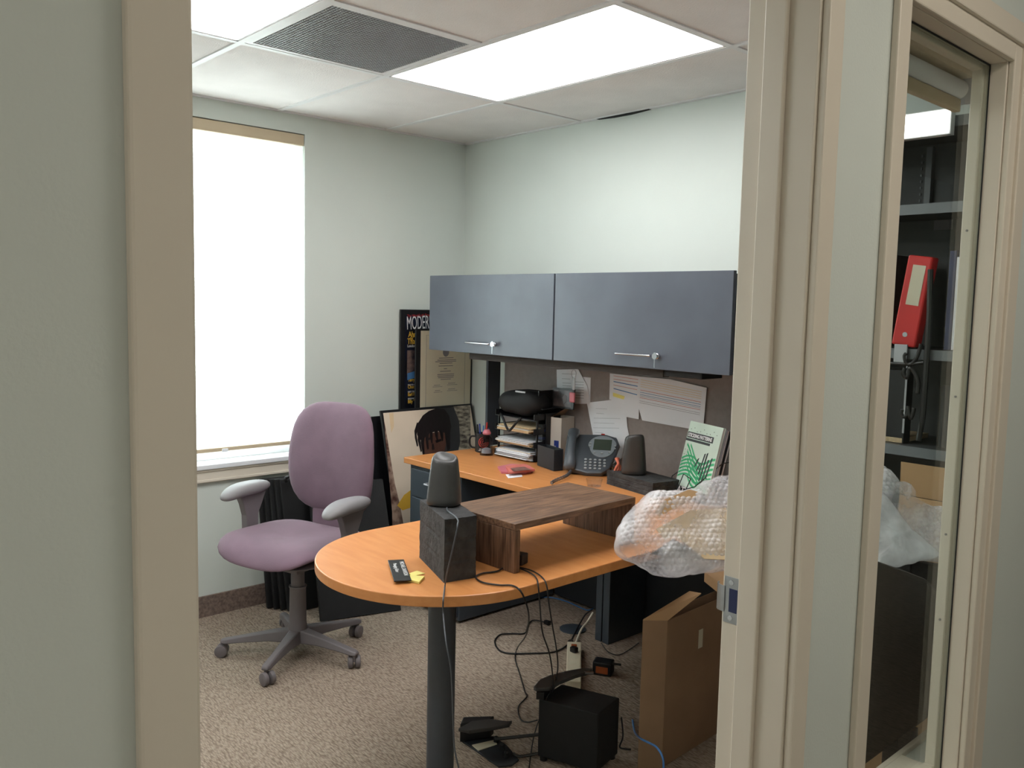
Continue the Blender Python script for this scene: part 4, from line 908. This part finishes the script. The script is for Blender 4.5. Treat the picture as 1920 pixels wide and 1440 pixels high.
# red binder leaning
ZS = 1.392
fr_ = Fr(at(1671, 636, 'y', BY+.01), (1, 0, 0), (.22, 0, 1)); O = at(1671, 636, 'y', BY+.01)
q0, q1, q2, q3 = at(1671, 633, 'y', -.33), at(1716, 641, 'y', -.33), at(1759, 470, 'y', -.33), at(1709, 466, 'y', -.33)
dz_ = ZS+.002-min(q0.z, q1.z)
t = thing('red_binder', 'red ring binder with a white spine label leaning on the bookcase shelf', 'binder', ((q0.x+q1.x)/2, -.2, ZS))
fr_ = Fr(q0+Vector((0, 0, dz_)), q1-q0, q3-q0)
w_, h_ = (q1-q0).length*.95, (q3-q0).length; w_ = (q1-q0).dot(fr_.U); h_ = (q3-q0).dot(fr_.V)
mb = MB(); fr_.rect(mb, 0, 0, w_, h_, -.05, .05); obj('cover', mb, M['binder'], t, bev=.006)
mb = MB(); fr_.rect(mb, w_*.28, h_*.46, w_*.80, h_*.90, .0003, .0006); obj('spine_label', mb, M['cert'], t)
mb = MB(); fr_.poly(mb, [(w_*.5+.008*math.cos(a), h_*.13+.008*math.sin(a)) for a in [PI*k/6 for k in range(12)]], .0003, .001); obj('finger_ring', mb, M['steel'], t)
# spiral notebook left of binder
mb = MB(); fs = Fr(Vector((2.632, -.33, ZS+.003)), (1, 0, 0), (.16, 0, 1)); t = thing('spiral_notebook', 'black spiral bound notebook beside the red binder', 'notebook', (2.62, -.2, ZS))
fs.rect(mb, -.05, 0, .0, .30, -.22, .2); obj('cover', mb, M['blackmatte'], t)
mb = MB()
for k in range(18): a = fs.p(.002, .012+.0165*k); mb.box(a.x-.004, a.x+.004, a.y-.03, a.y-.018, a.z-.004, a.z+.004)
obj('spiral_binding', mb, M['white'], t)
# two upright books on the right
for k, (xa, m_, lb) in enumerate(((2.800, 'navy', 'navy blue book leaning at the right of the red binder'), (2.822, 'paper', 'thin white book leaning at the right end of the shelf'))):
    ft = Fr(Vector((xa-.0, -.33, ZS+.001)), (1, 0, 0), (.07, 0, 1)); mb = MB(); ft.rect(mb, 0, 0, .020 if k == 0 else .008, .31-.02*k, -.22, .2); tag(obj('book', mb, M[m_], bev=.001), lb, 'book')
for k in range(4):
    ft = Fr(Vector((2.862+.022*k, -.33, ZS+.001)), (1, 0, 0), (.05, 0, 1)); mb = MB(); ft.rect(mb, 0, 0, .019, .28+.01*(k % 2), -.22, .2); tag(obj('book', mb, M[['black', 'dark', 'navy', 'brownchair'][k]], bev=.001), ['black book beyond the white one on the bookcase', 'dark grey book near the bookcase side', 'navy book near the bookcase side', 'brown book at the very end of the shelf'][k], 'book')
# wrought iron rack in front of the shelf
t = thing('wrought_iron_rack', 'black wrought iron scroll rack standing on the lower bookcase shelf', 'rack', (2.74, -.34, 1.078))
mb = MB(); yI = BY-.012
def pl(pts, y=yI): return [at(a, b_, 'y', y) for a, b_ in pts]
mb.tube(pl([(1745, 505), (1742, 600), (1736, 700), (1730, 780), (1722, 826)]), .009, 8)
mb.tube(pl([(1665, 681), (1700, 683), (1732, 680)]), .005, 8)
obj('post', mb, M['iron'], t)
mb = MB(); mb.tube(pl([(1700, 662), (1696, 668), (1699, 680), (1708, 683), (1720, 668), (1727, 645)]), .006); mb.tube(pl([(1697, 690), (1694, 700), (1700, 708), (1704, 700), (1706, 690), (1716, 700), (1722, 720), (1720, 738)]), .007)
mb.tube(pl([(1692, 768), (1690, 775), (1695, 782), (1702, 775), (1702, 762), (1708, 785), (1714, 765)]), .006); obj('scroll', mb, M['iron'], t, smooth=True)
mb = MB(); fo = Fr(at(1694, 815, 'y', -.31), (1, 0, 0), (-.36, 0, 1)); fo.rect(mb, -.10, 0, 0, .24, -.05, .05); o = obj('picture_frame', mb, M['black']); o.location.z = 1.079; tag(o, 'dark picture frame tilted on the lower shelf behind the iron rack', 'picture frame')
mb = MB(); fo.rect(mb, -.004, 0.005, .002, .235, .001, .003); obj('silver_edge', mb, M['silverlogo'], o)
mb = MB(); fo = Fr(at(1770, 845, 'y', -.30), (1, 0, 0), (-.14, 0, 1)); fo.rect(mb, -.02, 0, .12, .2, -.03, .03); o = obj('picture_frame', mb, M['dark']); o.location.z = 1.079; tag(o, 'grey picture frame leaning at the right of the lower shelf', 'picture frame')
a = at(1678, 645, 'y', -.36); b_ = at(1700, 680, 'y', -.36); tag(obj('plastic_pouch', B(a.x, b_.x, -.364, -.357, b_.z, a.z, bev=.001), M['silverlogo']), 'small clear pouch hanging on the iron rack below the red binder', 'pouch')
a = at(1655, 805, 'y', -.3); tag(obj('tan_folder', B(a.x-.02, a.x+.07, -.31, -.1, 1.079, 1.095), M['manila']), 'tan folder lying at the left of the lower shelf', 'folder')
# roller shade head in sidelight
t = thing('roller_shade', 'rolled up tan roller shade mounted across the top of the sidelight', 'roller shade', (3.09, -1.35, 1.98))
obj('cassette', B(3.055, 3.11, -1.66, -1.05, 2.036, 2.072, bev=.003), M['ply'], t)
mb = MB(); mb.lathe([(.001, 0), (.021, 0), (.021, .59), (.001, .59)], n=20, mtx=Matrix.Translation((3.083, -1.65, 2.012)) @ Matrix.Rotation(-PI/2, 4, 'X')); obj('roll', mb, M['paper'], t, smooth=40)
obj('hem_bar', B(3.075, 3.09, -1.65, -1.06, 1.962, 1.99, bev=.003), M['inkred'] if False else M['ply'], t)
mb = B(3.05, 3.112, -1.664, -1.6605, 1.98, 2.07); mb.box(3.05, 3.112, -1.0495, -1.046, 1.98, 2.07); obj('bracket', mb, M['silverlogo'], t)

# ------------------------------------------------------------------ under the desk
# tall cardboard box
b0 = at(1200, 1440, 'z', 0); b0 = Vector((2.205, -1.022, 0)); b1 = Vector((2.262, -1.0, 0))
t = thing('cardboard_box', 'tall flat brown cardboard box standing open beside the peninsula', 'cardboard box', (2.3, -.75, 0))
q0 = at(1195, 1440, 'z', 0.001); q1 = at(1241, 1440, 'z', .001); nx = (q1-q0).normalized(); wdt = (q1-q0).length; ny = Vector((-nx.y, nx.x, 0)); ny = ny if ny.y > 0 else -ny; Lb = .62; hb = .50
print('tall box', q0, q1, wdt)
ny = Vector((-.05, 1, 0)).normalized()
def bp_(a, b_, z): q = q0+nx*a+ny*b_; return Vector((q.x, q.y, z))
mb = MB(); th = .004
def bb(mb, a0, a1, b0_, b1_, z0_, z1_): mb.hexa([bp_(a0, b0_, z0_), bp_(a1, b0_, z0_), bp_(a1, b1_, z0_), bp_(a0, b1_, z0_)], [bp_(a0, b0_, z1_), bp_(a1, b0_, z1_), bp_(a1, b1_, z1_), bp_(a0, b1_, z1_)])
bb(mb, 0, wdt, 0, th, .001, hb); bb(mb, 0, wdt, Lb-th, Lb, .001, hb); bb(mb, 0, th, th, Lb-th, .001, hb); bb(mb, wdt-th, wdt, th, Lb-th, .001, hb); bb(mb, th, wdt-th, th, Lb-th, .001, .005)
obj('box_body', mb, M['carddark'], t, bev=.001)
mb = MB(); mb.prism([bp_(0, 0, hb), bp_(wdt, 0, hb), at(1314, 1114, 'x', 2.30), at(1292, 1110, 'x', 2.26)], (0, .002, .003)); obj('flap', mb, M['card'], t)
fq = Fr(bp_(wdt, 0, 0), ny, (0, 0, 1)); u, v = fq.proj(1313, 1196); mb = MB(); fq.rect(mb, u-.012, v-.035, u+.014, v+.03, .0006, .0006); obj('sticker', mb, M['cert'], t)
# subwoofer
Pq = [at(1010, 1311, 'z', .21), at(1122, 1339, 'z', .21), at(1162, 1308, 'z', .21)]; Pq.append(Pq[0]+Pq[2]-Pq[1])
t = thing('subwoofer', 'black subwoofer cabinet on the carpet under the peninsula', 'subwoofer', (2.06, -1.1, 0))
mb = MB(); mb.hexa([Vector((p.x, p.y, .014)) for p in Pq], Pq); obj('cabinet', mb, M['blackmatte'], t, bev=.004)
cP = (Pq[0]+Pq[2])/2
for p in Pq: q = Vector((p.x, p.y, 0)).lerp(Vector((cP.x, cP.y, 0)), .16); obj('foot', MB().lathe([(.013, .0005), (.013, .0135)], (q.x, q.y, 0), 14), M['black'], t)
# drum pedals (double pedal with linkage)
def pedal(label, toe, heel, wdt, rise, parent_name='drum_pedal', z=.001):
    toe, heel = Vector(toe), Vector(heel); d = (toe-heel); L_ = d.length; d.normalize(); n_ = Vector((-d.y, d.x, 0))
    t = thing(parent_name, label, 'drum pedal', (heel+toe)/2)
    def q(a, b_, zz): p = heel+d*a+n_*b_; return Vector((p.x, p.y, z+zz))
    mb = MB(); mb.prism([q(0, -wdt*.5, 0), q(L_, -wdt*.62, 0), q(L_, wdt*.62, 0), q(0, wdt*.5, 0)], (0, 0, .006)); obj('base_plate', mb, M['dark'], t, bev=.001)
    mb = MB(); n = 8; rings = []
    for i in range(n+1):
        f_ = i/n; w_ = wdt*(.30+.16*math.sin(f_*PI*.75)); zc = .014+rise*f_; rings.append([q(L_*(.05+.9*f_), -w_, zc), q(L_*(.05+.9*f_), w_, zc), q(L_*(.05+.9*f_), w_, zc+.008), q(L_*(.05+.9*f_), -w_, zc+.008)])
    mb.loft(rings); fbo = obj('footboard', mb, M['blackmatte'], t, bev=.001)
    mb = MB(); mb.box(-.03, .03, -.004, .004, 0, .002, mtx=Matrix.Translation(q(L_*.45, 0, .0235+rise*.45)) @ Matrix.Rotation(math.atan2(d.y, d.x), 4, 'Z') @ Matrix.Rotation(-math.atan2(rise, L_*.9), 4, 'Y')); obj('logo_strip', mb, M['silverlogo'], fbo)
    mb = MB(); mb.tube([q(L_*.97, -wdt*.55, .006), q(L_*.97, -wdt*.55, rise+.05)], .006, 8, False); mb.tube([q(L_*.97, wdt*.55, .006), q(L_*.97, wdt*.55, rise+.05)], .006, 8, False); mb.tube([q(L_*.97, -wdt*.55, rise+.045), q(L_*.97, wdt*.55, rise+.045)], .006, 8, False); obj('post', mb, M['iron'], t)
    mb = MB(); mb.box(-.02, .02, -wdt*.35, wdt*.35, 0, .014, mtx=Matrix.Translation(q(.0, 0, .006)) @ Matrix.Rotation(math.atan2(d.y, d.x), 4, 'Z')); obj('heel_hinge', mb, M['black'], t)
    return t
hl = at(960, 1432, 'z', 0); to = at(875, 1392, 'z', 0); print('pedal', hl, to)
t = thing('drum_pedal', 'black drum pedal with hinged footboard beside the table pole', 'drum pedal', (1.75, -1.32, 0))
mb = MB(); mb.prism([at(*p, 'z', .001) for p in ((862, 1388), (925, 1383), (950, 1400), (973, 1427), (960, 1437), (935, 1440))], (0, 0, .006)); obj('base_plate', mb, M['dark'], t, bev=.001)
mb = MB(); mb.prism([at(*p, 'z', .0075) for p in ((885, 1398), (925, 1389), (932, 1396), (897, 1408))], (0, 0, .003)); obj('bright_insert', mb, M['cert'], t)
mb = MB(); mb.prism([at(*p, 'z', .075) for p in ((859, 1372), (885, 1358), (920, 1354), (950, 1358), (960, 1357), (955, 1364), (925, 1370), (880, 1376))], (0, 0, .012)); obj('footboard', mb, M['spk'], t, bev=.002)
mb = MB(); mb.prism([at(*p, 'z', .0075) for p in ((862, 1392), (918, 1384), (926, 1376), (868, 1378))], (0, 0, .066)); obj('support_block', mb, M['black'], t, bev=.003)
mb = MB()
for p in ((930, 1392), (942, 1405), (950, 1420)): c = at(*p, 'z', .007); obj('wing_bolt', MB().lathe([(.009, 0), (.009, .018), (.004, .022), (.001, .022)], (c.x, c.y, .0072), 10), M['blackmatte'], t)
mb = MB(); mb.tube([at(928, 1386, 'z', .03), at(1012, 1377, 'z', .05)], .006, 8, False); mb.tube([at(962, 1412, 'z', .02), at(975, 1418, 'z', .012), at(1012, 1412, 'z', .02)], .005, 8); obj('drive_shaft', mb, M['iron'], t)
t = thing('drum_pedal', 'black drum pedal footboard resting on the back edge of the subwoofer', 'drum pedal', at(1050, 1285, 'z', .22))
mb = MB(); mb.prism([at(*p, 'z', .235) for p in ((1000, 1294), (1012, 1280), (1030, 1272), (1060, 1264), (1095, 1258), (1110, 1259), (1108, 1264), (1080, 1272), (1050, 1284), (1030, 1296), (1005, 1297))], (0, 0, .012)); obj('footboard', mb, M['spk'], t, bev=.002)
mb = MB(); mb.prism([at(*p, 'z', .2115) for p in ((1005, 1312), (1020, 1312), (1035, 1300), (1045, 1284), (1006, 1298))], (0, 0, .024)); obj('toe_clamp', mb, M['black'], t, bev=.002)
mb = MB(); mb.tube([at(1096, 1262, 'z', .243), at(1112, 1262, 'z', .24)], .006, 8, False); obj('hinge_pin', mb, M['steel'], t)
# power strip
s0 = at(1076, 1218, 'z', .001); s1 = at(1075, 1292, 'z', .001); dd = (s1-s0).normalized(); nn_ = Vector((-dd.y, dd.x, 0)); Ls = .40; print('strip', s0, s1)
sa = math.atan2(dd.y, dd.x)
t = thing('power_strip', 'beige power strip lying on the carpet with one black plug in it', 'power strip', s0, sa)
obj('case', B(0, Ls, -.030, .030, .001, .036, bev=.004), M['beige'], t, world=False)
obj('switch', B(.035, .055, -.012, .012, .036, .040, bev=.001), M['orange'], t, world=False)
mb = MB()
for k in range(5): mb.box(.10+.055*k, .125+.055*k, -.012, .012, .0355, .0368)
obj('sockets', mb, M['cert'], t, world=False)
mb = B(.10, .13, -.012, .012, .037, .06, bev=.005); tag(obj('power_plug', mb, M['black']), 'black plug pushed into the beige power strip', 'plug'); bpy.data.objects['power_plug'].location = s0+Matrix.Rotation(sa, 3, 'Z') @ Vector((.115, 0, .0365))
def cable(label, pts, m_='cord', r=.003, name='cable', group=None):
    mb = MB(); mb.tube([at(*p) for p in pts], r, 7); return tag(obj(name, mb, M[m_], smooth=True), label, 'cable', group)
ZF = .005
cable('ivory power strip cord rising from its end to the desk leg', [(1076, 1217, 'z', .02), (1080, 1205, 'z', .012), (1090, 1180, 'z', .02), (1102, 1165, 'y', -.32), (1112, 1148, 'y', -.3)], 'cordwhite', .005)
cable('thin grey speaker cord hanging from the left speaker down past the table pole', [(838, 952, 'z', zt+.005), (840, 958, 'z', zt+.006), (857, 972, 'z', zt+.008), (858, 985, 'y', -1.752), (852, 1015, 'y', -1.758), (838, 1075, 'y', -1.76), (834, 1100, 'z', .746), (832, 1117, 'z', .7445), (831, 1128, 'z', .738), (831, 1150, 'z', .70), (836, 1200, 'y', -1.86), (846, 1260, 'y', -1.86), (849, 1330, 'y', -1.85), (852, 1400, 'y', -1.84), (860, 1440, 'y', -1.83)], 'cordgrey', .0022)
cable('black cord looping over the riser end and across the table edge to the carpet', [(893, 998, 'z', .80), (915, 998, 'z', .815), (940, 1008, 'z', .80), (951, 1035, 'z', .765), (948, 1056, 'z', .75), (935, 1070, 'z', .744), (905, 1075, 'z', .744), (892, 1082, 'z', .744), (905, 1092, 'z', .744), (935, 1097, 'z', .744), (960, 1098, 'z', .744), (975, 1107, 'z', .742), (984, 1125, 'x', 2.25), (991, 1150, 'x', 2.22), (990, 1175, 'x', 2.1), (984, 1195, 'x', 1.9), (970, 1215, 'z', .05), (966, 1235, 'z', ZF), (975, 1265, 'z', ZF), (984, 1296, 'z', ZF), (988, 1306, 'z', ZF), (972, 1325, 'z', ZF), (976, 1348, 'z', ZF), (990, 1354, 'z', ZF), (1008, 1350, 'z', .02)], 'cord', .0026)
cable('black power cord with loose plug coiled on the carpet under the table', [(1020, 1166, 'z', .02), (1000, 1163, 'z', .01), (990, 1172, 'z', ZF), (984, 1187, 'z', ZF), (960, 1188, 'z', ZF), (938, 1190, 'z', ZF), (928, 1202, 'z', ZF), (935, 1218, 'z', ZF), (955, 1225, 'z', ZF), (1000, 1225, 'z', ZF), (1040, 1222, 'z', ZF), (1066, 1207, 'z', ZF), (1076, 1190, 'z', ZF), (1088, 1168, 'z', .03), (1098, 1152, 'z', .06), (1110, 1143, 'z', .08)], 'cord', .0035)
mb = MB(); c = at(1026, 1167, 'z', .012); mb.box(c.x-.014, c.x+.014, c.y-.01, c.y+.01, .003, .021, bev=.003).box(c.x-.002, c.x+.0, c.y+.01, c.y+.025, .008, .014).box(c.x+.006, c.x+.008, c.y+.01, c.y+.025, .008, .014); tag(obj('power_plug', mb, M['cord']), 'loose black power plug lying on the carpet', 'plug')
mb = MB(); c = at(1070, 1204, 'z', .008); mb.lathe([(.008, 0), (.012, .004), (.012, .014), (.006, .018)], (c.x, c.y, .001), 10); tag(obj('cable_tie', mb, M['brownchair']), 'dark brown tie knot around the power cord', 'cable tie')
cable('black cord hanging straight from the table edge to the subwoofer, left of two', [(975, 1066, 'z', .746), (992, 1073, 'z', .745), (1005, 1083, 'z', .745), (1009, 1098, 'x', 2.245), (1012, 1130, 'x', 2.25), (1014, 1160, 'x', 2.25), (1018, 1190, 'x', 2.24), (1030, 1225, 'x', 2.20), (1036, 1265, 'x', 2.15), (1036, 1290, 'z', .25), (1025, 1310, 'z', .22), (1012, 1345, 'z', .07), (1000, 1385, 'z', .02), (992, 1440, 'z', ZF)], 'cord', .0022, group='hanging cords')
cable('black cord hanging straight from the table edge to the subwoofer, right of two', [(975, 1064, 'z', .746), (997, 1070, 'z', .745), (1016, 1082, 'z', .744), (1025, 1098, 'x', 2.245), (1029, 1130, 'x', 2.25), (1036, 1175, 'x', 2.25), (1043, 1215, 'x', 2.23), (1046, 1250, 'x', 2.18), (1042, 1275, 'z', .252)], 'cord', .0022)
cable('blue network cable crossing the carpet behind the table', [(1000, 1120, 'z', ZF), (1030, 1120, 'z', ZF), (1060, 1127, 'z', ZF), (1090, 1140, 'z', ZF), (1102, 1144, 'z', ZF), (1112, 1141, 'z', ZF)], 'cordblue', .003)
cable('bright blue network cable curving over the carpet by the cardboard box', [(1186, 1350, 'z', ZF), (1190, 1372, 'z', .02), (1200, 1384, 'y', -1.05), (1215, 1392, 'y', -1.07), (1232, 1402, 'y', -1.08), (1243, 1422, 'y', -1.09), (1244, 1446, 'y', -1.09)], 'cordblue', .0035)
cable('thin black wire lying on the carpet right of the desk leg', [(1127, 1205, 'z', ZF), (1140, 1222, 'z', ZF), (1160, 1228, 'z', ZF), (1180, 1218, 'z', ZF), (1198, 1205, 'z', ZF)], 'cord', .002)
cable('black wires trailing behind the right side of the subwoofer', [(1165, 1345, 'z', .12), (1168, 1380, 'z', .05), (1162, 1400, 'z', ZF), (1172, 1404, 'z', ZF), (1183, 1405, 'z', ZF)], 'cord', .003)
c = at(984, 1066, 'z', Z+.001); c = at(974, 1060, 'z', Z+.001); tag(obj('power_adapter', B(-.016, .016, -.02, .02, 0, .032, mtx=Matrix.Translation((c.x-.01, c.y+.012, Z+.001)) @ Matrix.Rotation(.3, 4, 'Z'), bev=.004), M['black']), 'small black adapter on the table at the foot of the riser', 'adapter')
# adapter with orange cable on carpet
c = at(1131, 1262, 'z', .001); t = thing('reel_adapter', 'black power adapter block with an orange patch on the carpet', 'adapter', c, .5)
obj('block', B(-.04, .04, -.03, .03, .0, .055, bev=.006), M['black'], t, world=False); obj('orange_face', B(-.025, .025, -.0315, -.0302, .010, .038), M['orange'], t, world=False)
mb = MB(); mb.tube([(.035, 0, .045), (.06, .005, .045), (.07, .01, .043)], .005, 8); obj('plug_lead', mb, M['cord'], t, world=False)
# floor grommet plate
c = at(1074, 1180, 'z', .0005); tag(obj('floor_box', MB().lathe([(.062, 0), (.062, .004), (.03, .009), (.001, .009)], (c.x, c.y, .0005), 28), M['slate'], smooth=30), 'round grey floor outlet cover on the carpet by the desk leg', 'floor box')

# ------------------------------------------------------------------ bubble wrap package, right boxes and dark chair
def wrap_blob(fr, outline, thick, seed, crump=.007, na=460, nr=110, bubbles=.0045):
    P = fr.px(outline); n = len(P); cu = sum(p[0] for p in P)/n; cv = sum(p[1] for p in P)/n
    seg = []
    tot = [math.dist(P[i], P[(i+1) % n]) for i in range(n)]; S_ = sum(tot)
    for k in range(na):
        d = S_*k/na; i = 0
        while d > tot[i]: d -= tot[i]; i += 1
        f_ = d/tot[i]; a, b_, c2, dd2 = P[i-1], P[i], P[(i+1) % n], P[(i+2) % n]
        seg.append(tuple(.5*((2*b_[j])+(c2[j]-a[j])*f_+(2*a[j]-5*b_[j]+4*c2[j]-dd2[j])*f_**2+(3*b_[j]-a[j]-3*c2[j]+dd2[j])*f_**3) for j in (0, 1)))
    seg = [(cu+(u-cu)*(1+.035*noise.noise(Vector((u*30, v*30, seed)))), cv+(v-cv)*(1+.035*noise.noise(Vector((u*30, v*30, seed))))) for u, v in seg]
    mb = MB(); bm = mb.bm; edge = None
    for sg in (1, -1):
        prev = None; cvv = None
        for ri in range(nr+1):
            r = math.sin(PI/2*ri/nr)
            if ri == nr and edge: ring = edge
            elif ri == 0: cvv = bm.verts.new(fr.p(cu, cv, sg*thick)); continue
            else:
                ring = []
                for (u, v) in seg:
                    uu, vv = cu+(u-cu)*r, cv+(v-cv)*r; l = sg*thick*(1-r**4)**.5; q = fr.p(uu, vv, l)
                    z_ = noise.noise(q*13+Vector((seed, 0, sg)))*crump*2+noise.noise(q*32)*crump+abs(noise.noise(q*60))*crump*.6
                    sp = .0165; row = round(vv/(sp*.866)); oo = .5*sp*(row % 2); cu_ = round((uu-oo)/sp)*sp+oo; dd_ = math.hypot(uu-cu_, vv-row*sp*.866)
                    bub = bubbles*max(0, 1-(dd_/.0066)**2)**.5*(1 if noise.noise(q*9) > -.35 else .25)
                    ring.append(bm.verts.new(q+fr.N*(z_+bub)*sg*(1-r**8)+(fr.V*noise.noise(q*40)*crump*.25)))
            if ri == nr: edge = ring
            for i in range(na):
                j = (i+1) % na
                bm.faces.new([cvv, ring[i], ring[j]] if prev is None else [prev[i], ring[i], ring[j], prev[j]])
            prev = ring
    return mb
fw_ = Fr((2.33, -1.12, .83), (.64, .77, 0), (-.42, .35, .84))
t = thing('bubble_wrapped_package', 'crumpled bubble-wrapped package of tan cardboard resting on the table corner', 'package', (2.4, -1.05, .74))
ol = [(1152, 1020), (1160, 985), (1188, 950), (1215, 928), (1250, 924), (1290, 922), (1320, 905), (1360, 895), (1420, 890), (1440, 980), (1430, 1060), (1362, 1070), (1320, 1074), (1270, 1080), (1235, 1078), (1200, 1060), (1168, 1045), (1154, 1035)]
obj('bubble_film', wrap_blob(fw_, ol, .085, 2), M['wrap'], t, smooth=True)
def inner(pts, m_, l_, name='cardboard_piece'): mb = MB(); fw_.poly(mb, fw_.px(pts), l_, .004); return obj(name, mb, M[m_], t)
inner([(1218, 978), (1235, 955), (1280, 936), (1296, 940), (1292, 950), (1225, 985)], 'card', .080)
inner([(1256, 1016), (1300, 1003), (1362, 1005), (1400, 1010), (1400, 1058), (1350, 1062), (1310, 1060)], 'manila', .066)
inner([(1215, 1048), (1255, 1020), (1300, 1048), (1258, 1058)], 'photodark', .050)
inner([(1225, 1000), (1290, 965), (1380, 960), (1400, 1000), (1300, 1000), (1240, 1020)], 'manila', .04)
# carton corner below the package
mb = MB(); mb.prism([at(*p, 'z', .715) for p in ((1321, 1072), (1362, 1058), (1440, 1080), (1440, 1150), (1359, 1102))], (0, 0, -.03)); tag(obj('cardboard_sheet', mb, M['card']), 'tan cardboard sheet whose corner sticks out under the bubble wrap', 'cardboard')
# cardboard box right
t = thing('cardboard_box', 'tan cardboard box with an upright creased flap seen through the sidelight', 'cardboard box', (2.83, -.55, 0))
mb = MB()
for (a0, a1, b0_, b1_) in ((2.70, 2.704, -.56, -.42), (3.05, 3.054, -.56, -.42), (2.704, 3.05, -.56, -.556), (2.704, 3.05, -.424, -.42)): mb.box(a0, a1, b0_, b1_, .001, .80)
mb.box(2.704, 3.05, -.556, -.424, .001, .005); obj('box_body', mb, M['card'], t)
mb = MB(); mb.hexa([(2.735, -.424, .80), (3.05, -.424, .80), (3.05, -.42, .80), (2.735, -.42, .80)], [(2.737, -.416, .93), (3.05, -.416, .93), (3.05, -.412, .93), (2.737, -.412, .93)]); mb.hexa([(2.737, -.416, .932), (3.05, -.416, .932), (3.05, -.412, .932), (2.737, -.412, .932)], [(2.739, -.426, 1.037), (3.05, -.426, 1.037), (3.05, -.422, 1.037), (2.739, -.422, 1.037)]); obj('flap', mb, M['card'], t)
fz = Fr((2.82, -.68, .85), (.30, .95, 0), (-.62, .2, .75)); fz = Fr((2.86, -.70, .86), (.45, .89, 0), (-.5, .25, .83))
t = thing('bubble_wrap_sheet', 'milky bubble wrap sheet draped over the box behind the sidelight', 'bubble wrap', (2.85, -.65, .8))
ol2 = [(1610, 870), (1650, 872), (1668, 895), (1672, 905), (1700, 907), (1712, 935), (1740, 950), (1775, 958), (1785, 1000), (1775, 1050), (1720, 1052), (1660, 1065), (1610, 1065)]
obj('clear_layer', wrap_blob(fz, ol2, .03, 5, .008, 300, 70), M['wrap'], t, smooth=True)
ol3 = [(1600, 925), (1652, 925), (1675, 950), (1700, 985), (1735, 1015), (1760, 1042), (1720, 1054), (1660, 1068), (1600, 1068)]
fz2 = Fr(fz.p(0, 0, .045), fz.U, fz.V); obj('milky_layer', wrap_blob(fz2, ol3, .02, 8, .006, 160, 26, 0), M['wrapmilky'], t, smooth=True)
# dark chair by the door wall
t = thing('upholstered_chair', 'dark brown upholstered chair back just inside the sidelight', 'chair', (2.9, -.95, 0))
mb = MB(); Q = [at(1600, 1030, 'x', 3.02), at(1648, 1052, 'x', 3.02), at(1675, 1062, 'x', 3.02), at(1705, 1072, 'x', 3.02), at(1742, 1087, 'x', 3.02), at(1765, 1110, 'x', 3.02)]
Q = [q for q in Q]; bt = [Vector((3.02, q.y, .42)) for q in Q]
mb.prism(Q+bt[::-1], (-.07, 0, 0)); obj('backrest', mb, M['brownchair'], t, bev=.012)
y0_, y1_ = Q[0].y, Q[-1].y
obj('seat', B(2.72, 2.949, y0_, y1_, .38, .47, bev=.02), M['brownchair'], t)
for x in (2.75, 2.975):
    for y in (y0_+.04, y1_-.04): obj('leg', B(x-.018, x+.018, y-.018, y+.018, .0, .385), M['black'], t)
t = thing('music_stand', 'black stand with a round capped post and flat crossbar behind the brown chair', 'stand', (2.85, -.63, 0))
c = at(1695, 1035, 'x', 2.85); zt_ = at(1695, 1030, 'x', 2.85).z
obj('post', MB().lathe([(.024, .02), (.024, zt_-.012), (.020, zt_), (.001, zt_)], (2.85, c.y, 0), 24), M['black'], t, smooth=40)
a = at(1708, 1042, 'x', 2.85); b_ = at(1765, 1072, 'x', 2.85); obj('crossbar', B(0, .16, -.010, .010, a.z-.085, a.z-.0, mtx=Matrix.Translation((2.868, c.y+.006, 0)) @ Matrix.Rotation(.35, 4, 'Z'), bev=.003), M['blackmatte'], t)
obj('foot', MB().lathe([(.06, .001), (.06, .012), (.03, .02)], (2.85, c.y, 0), 28), M['black'], t)
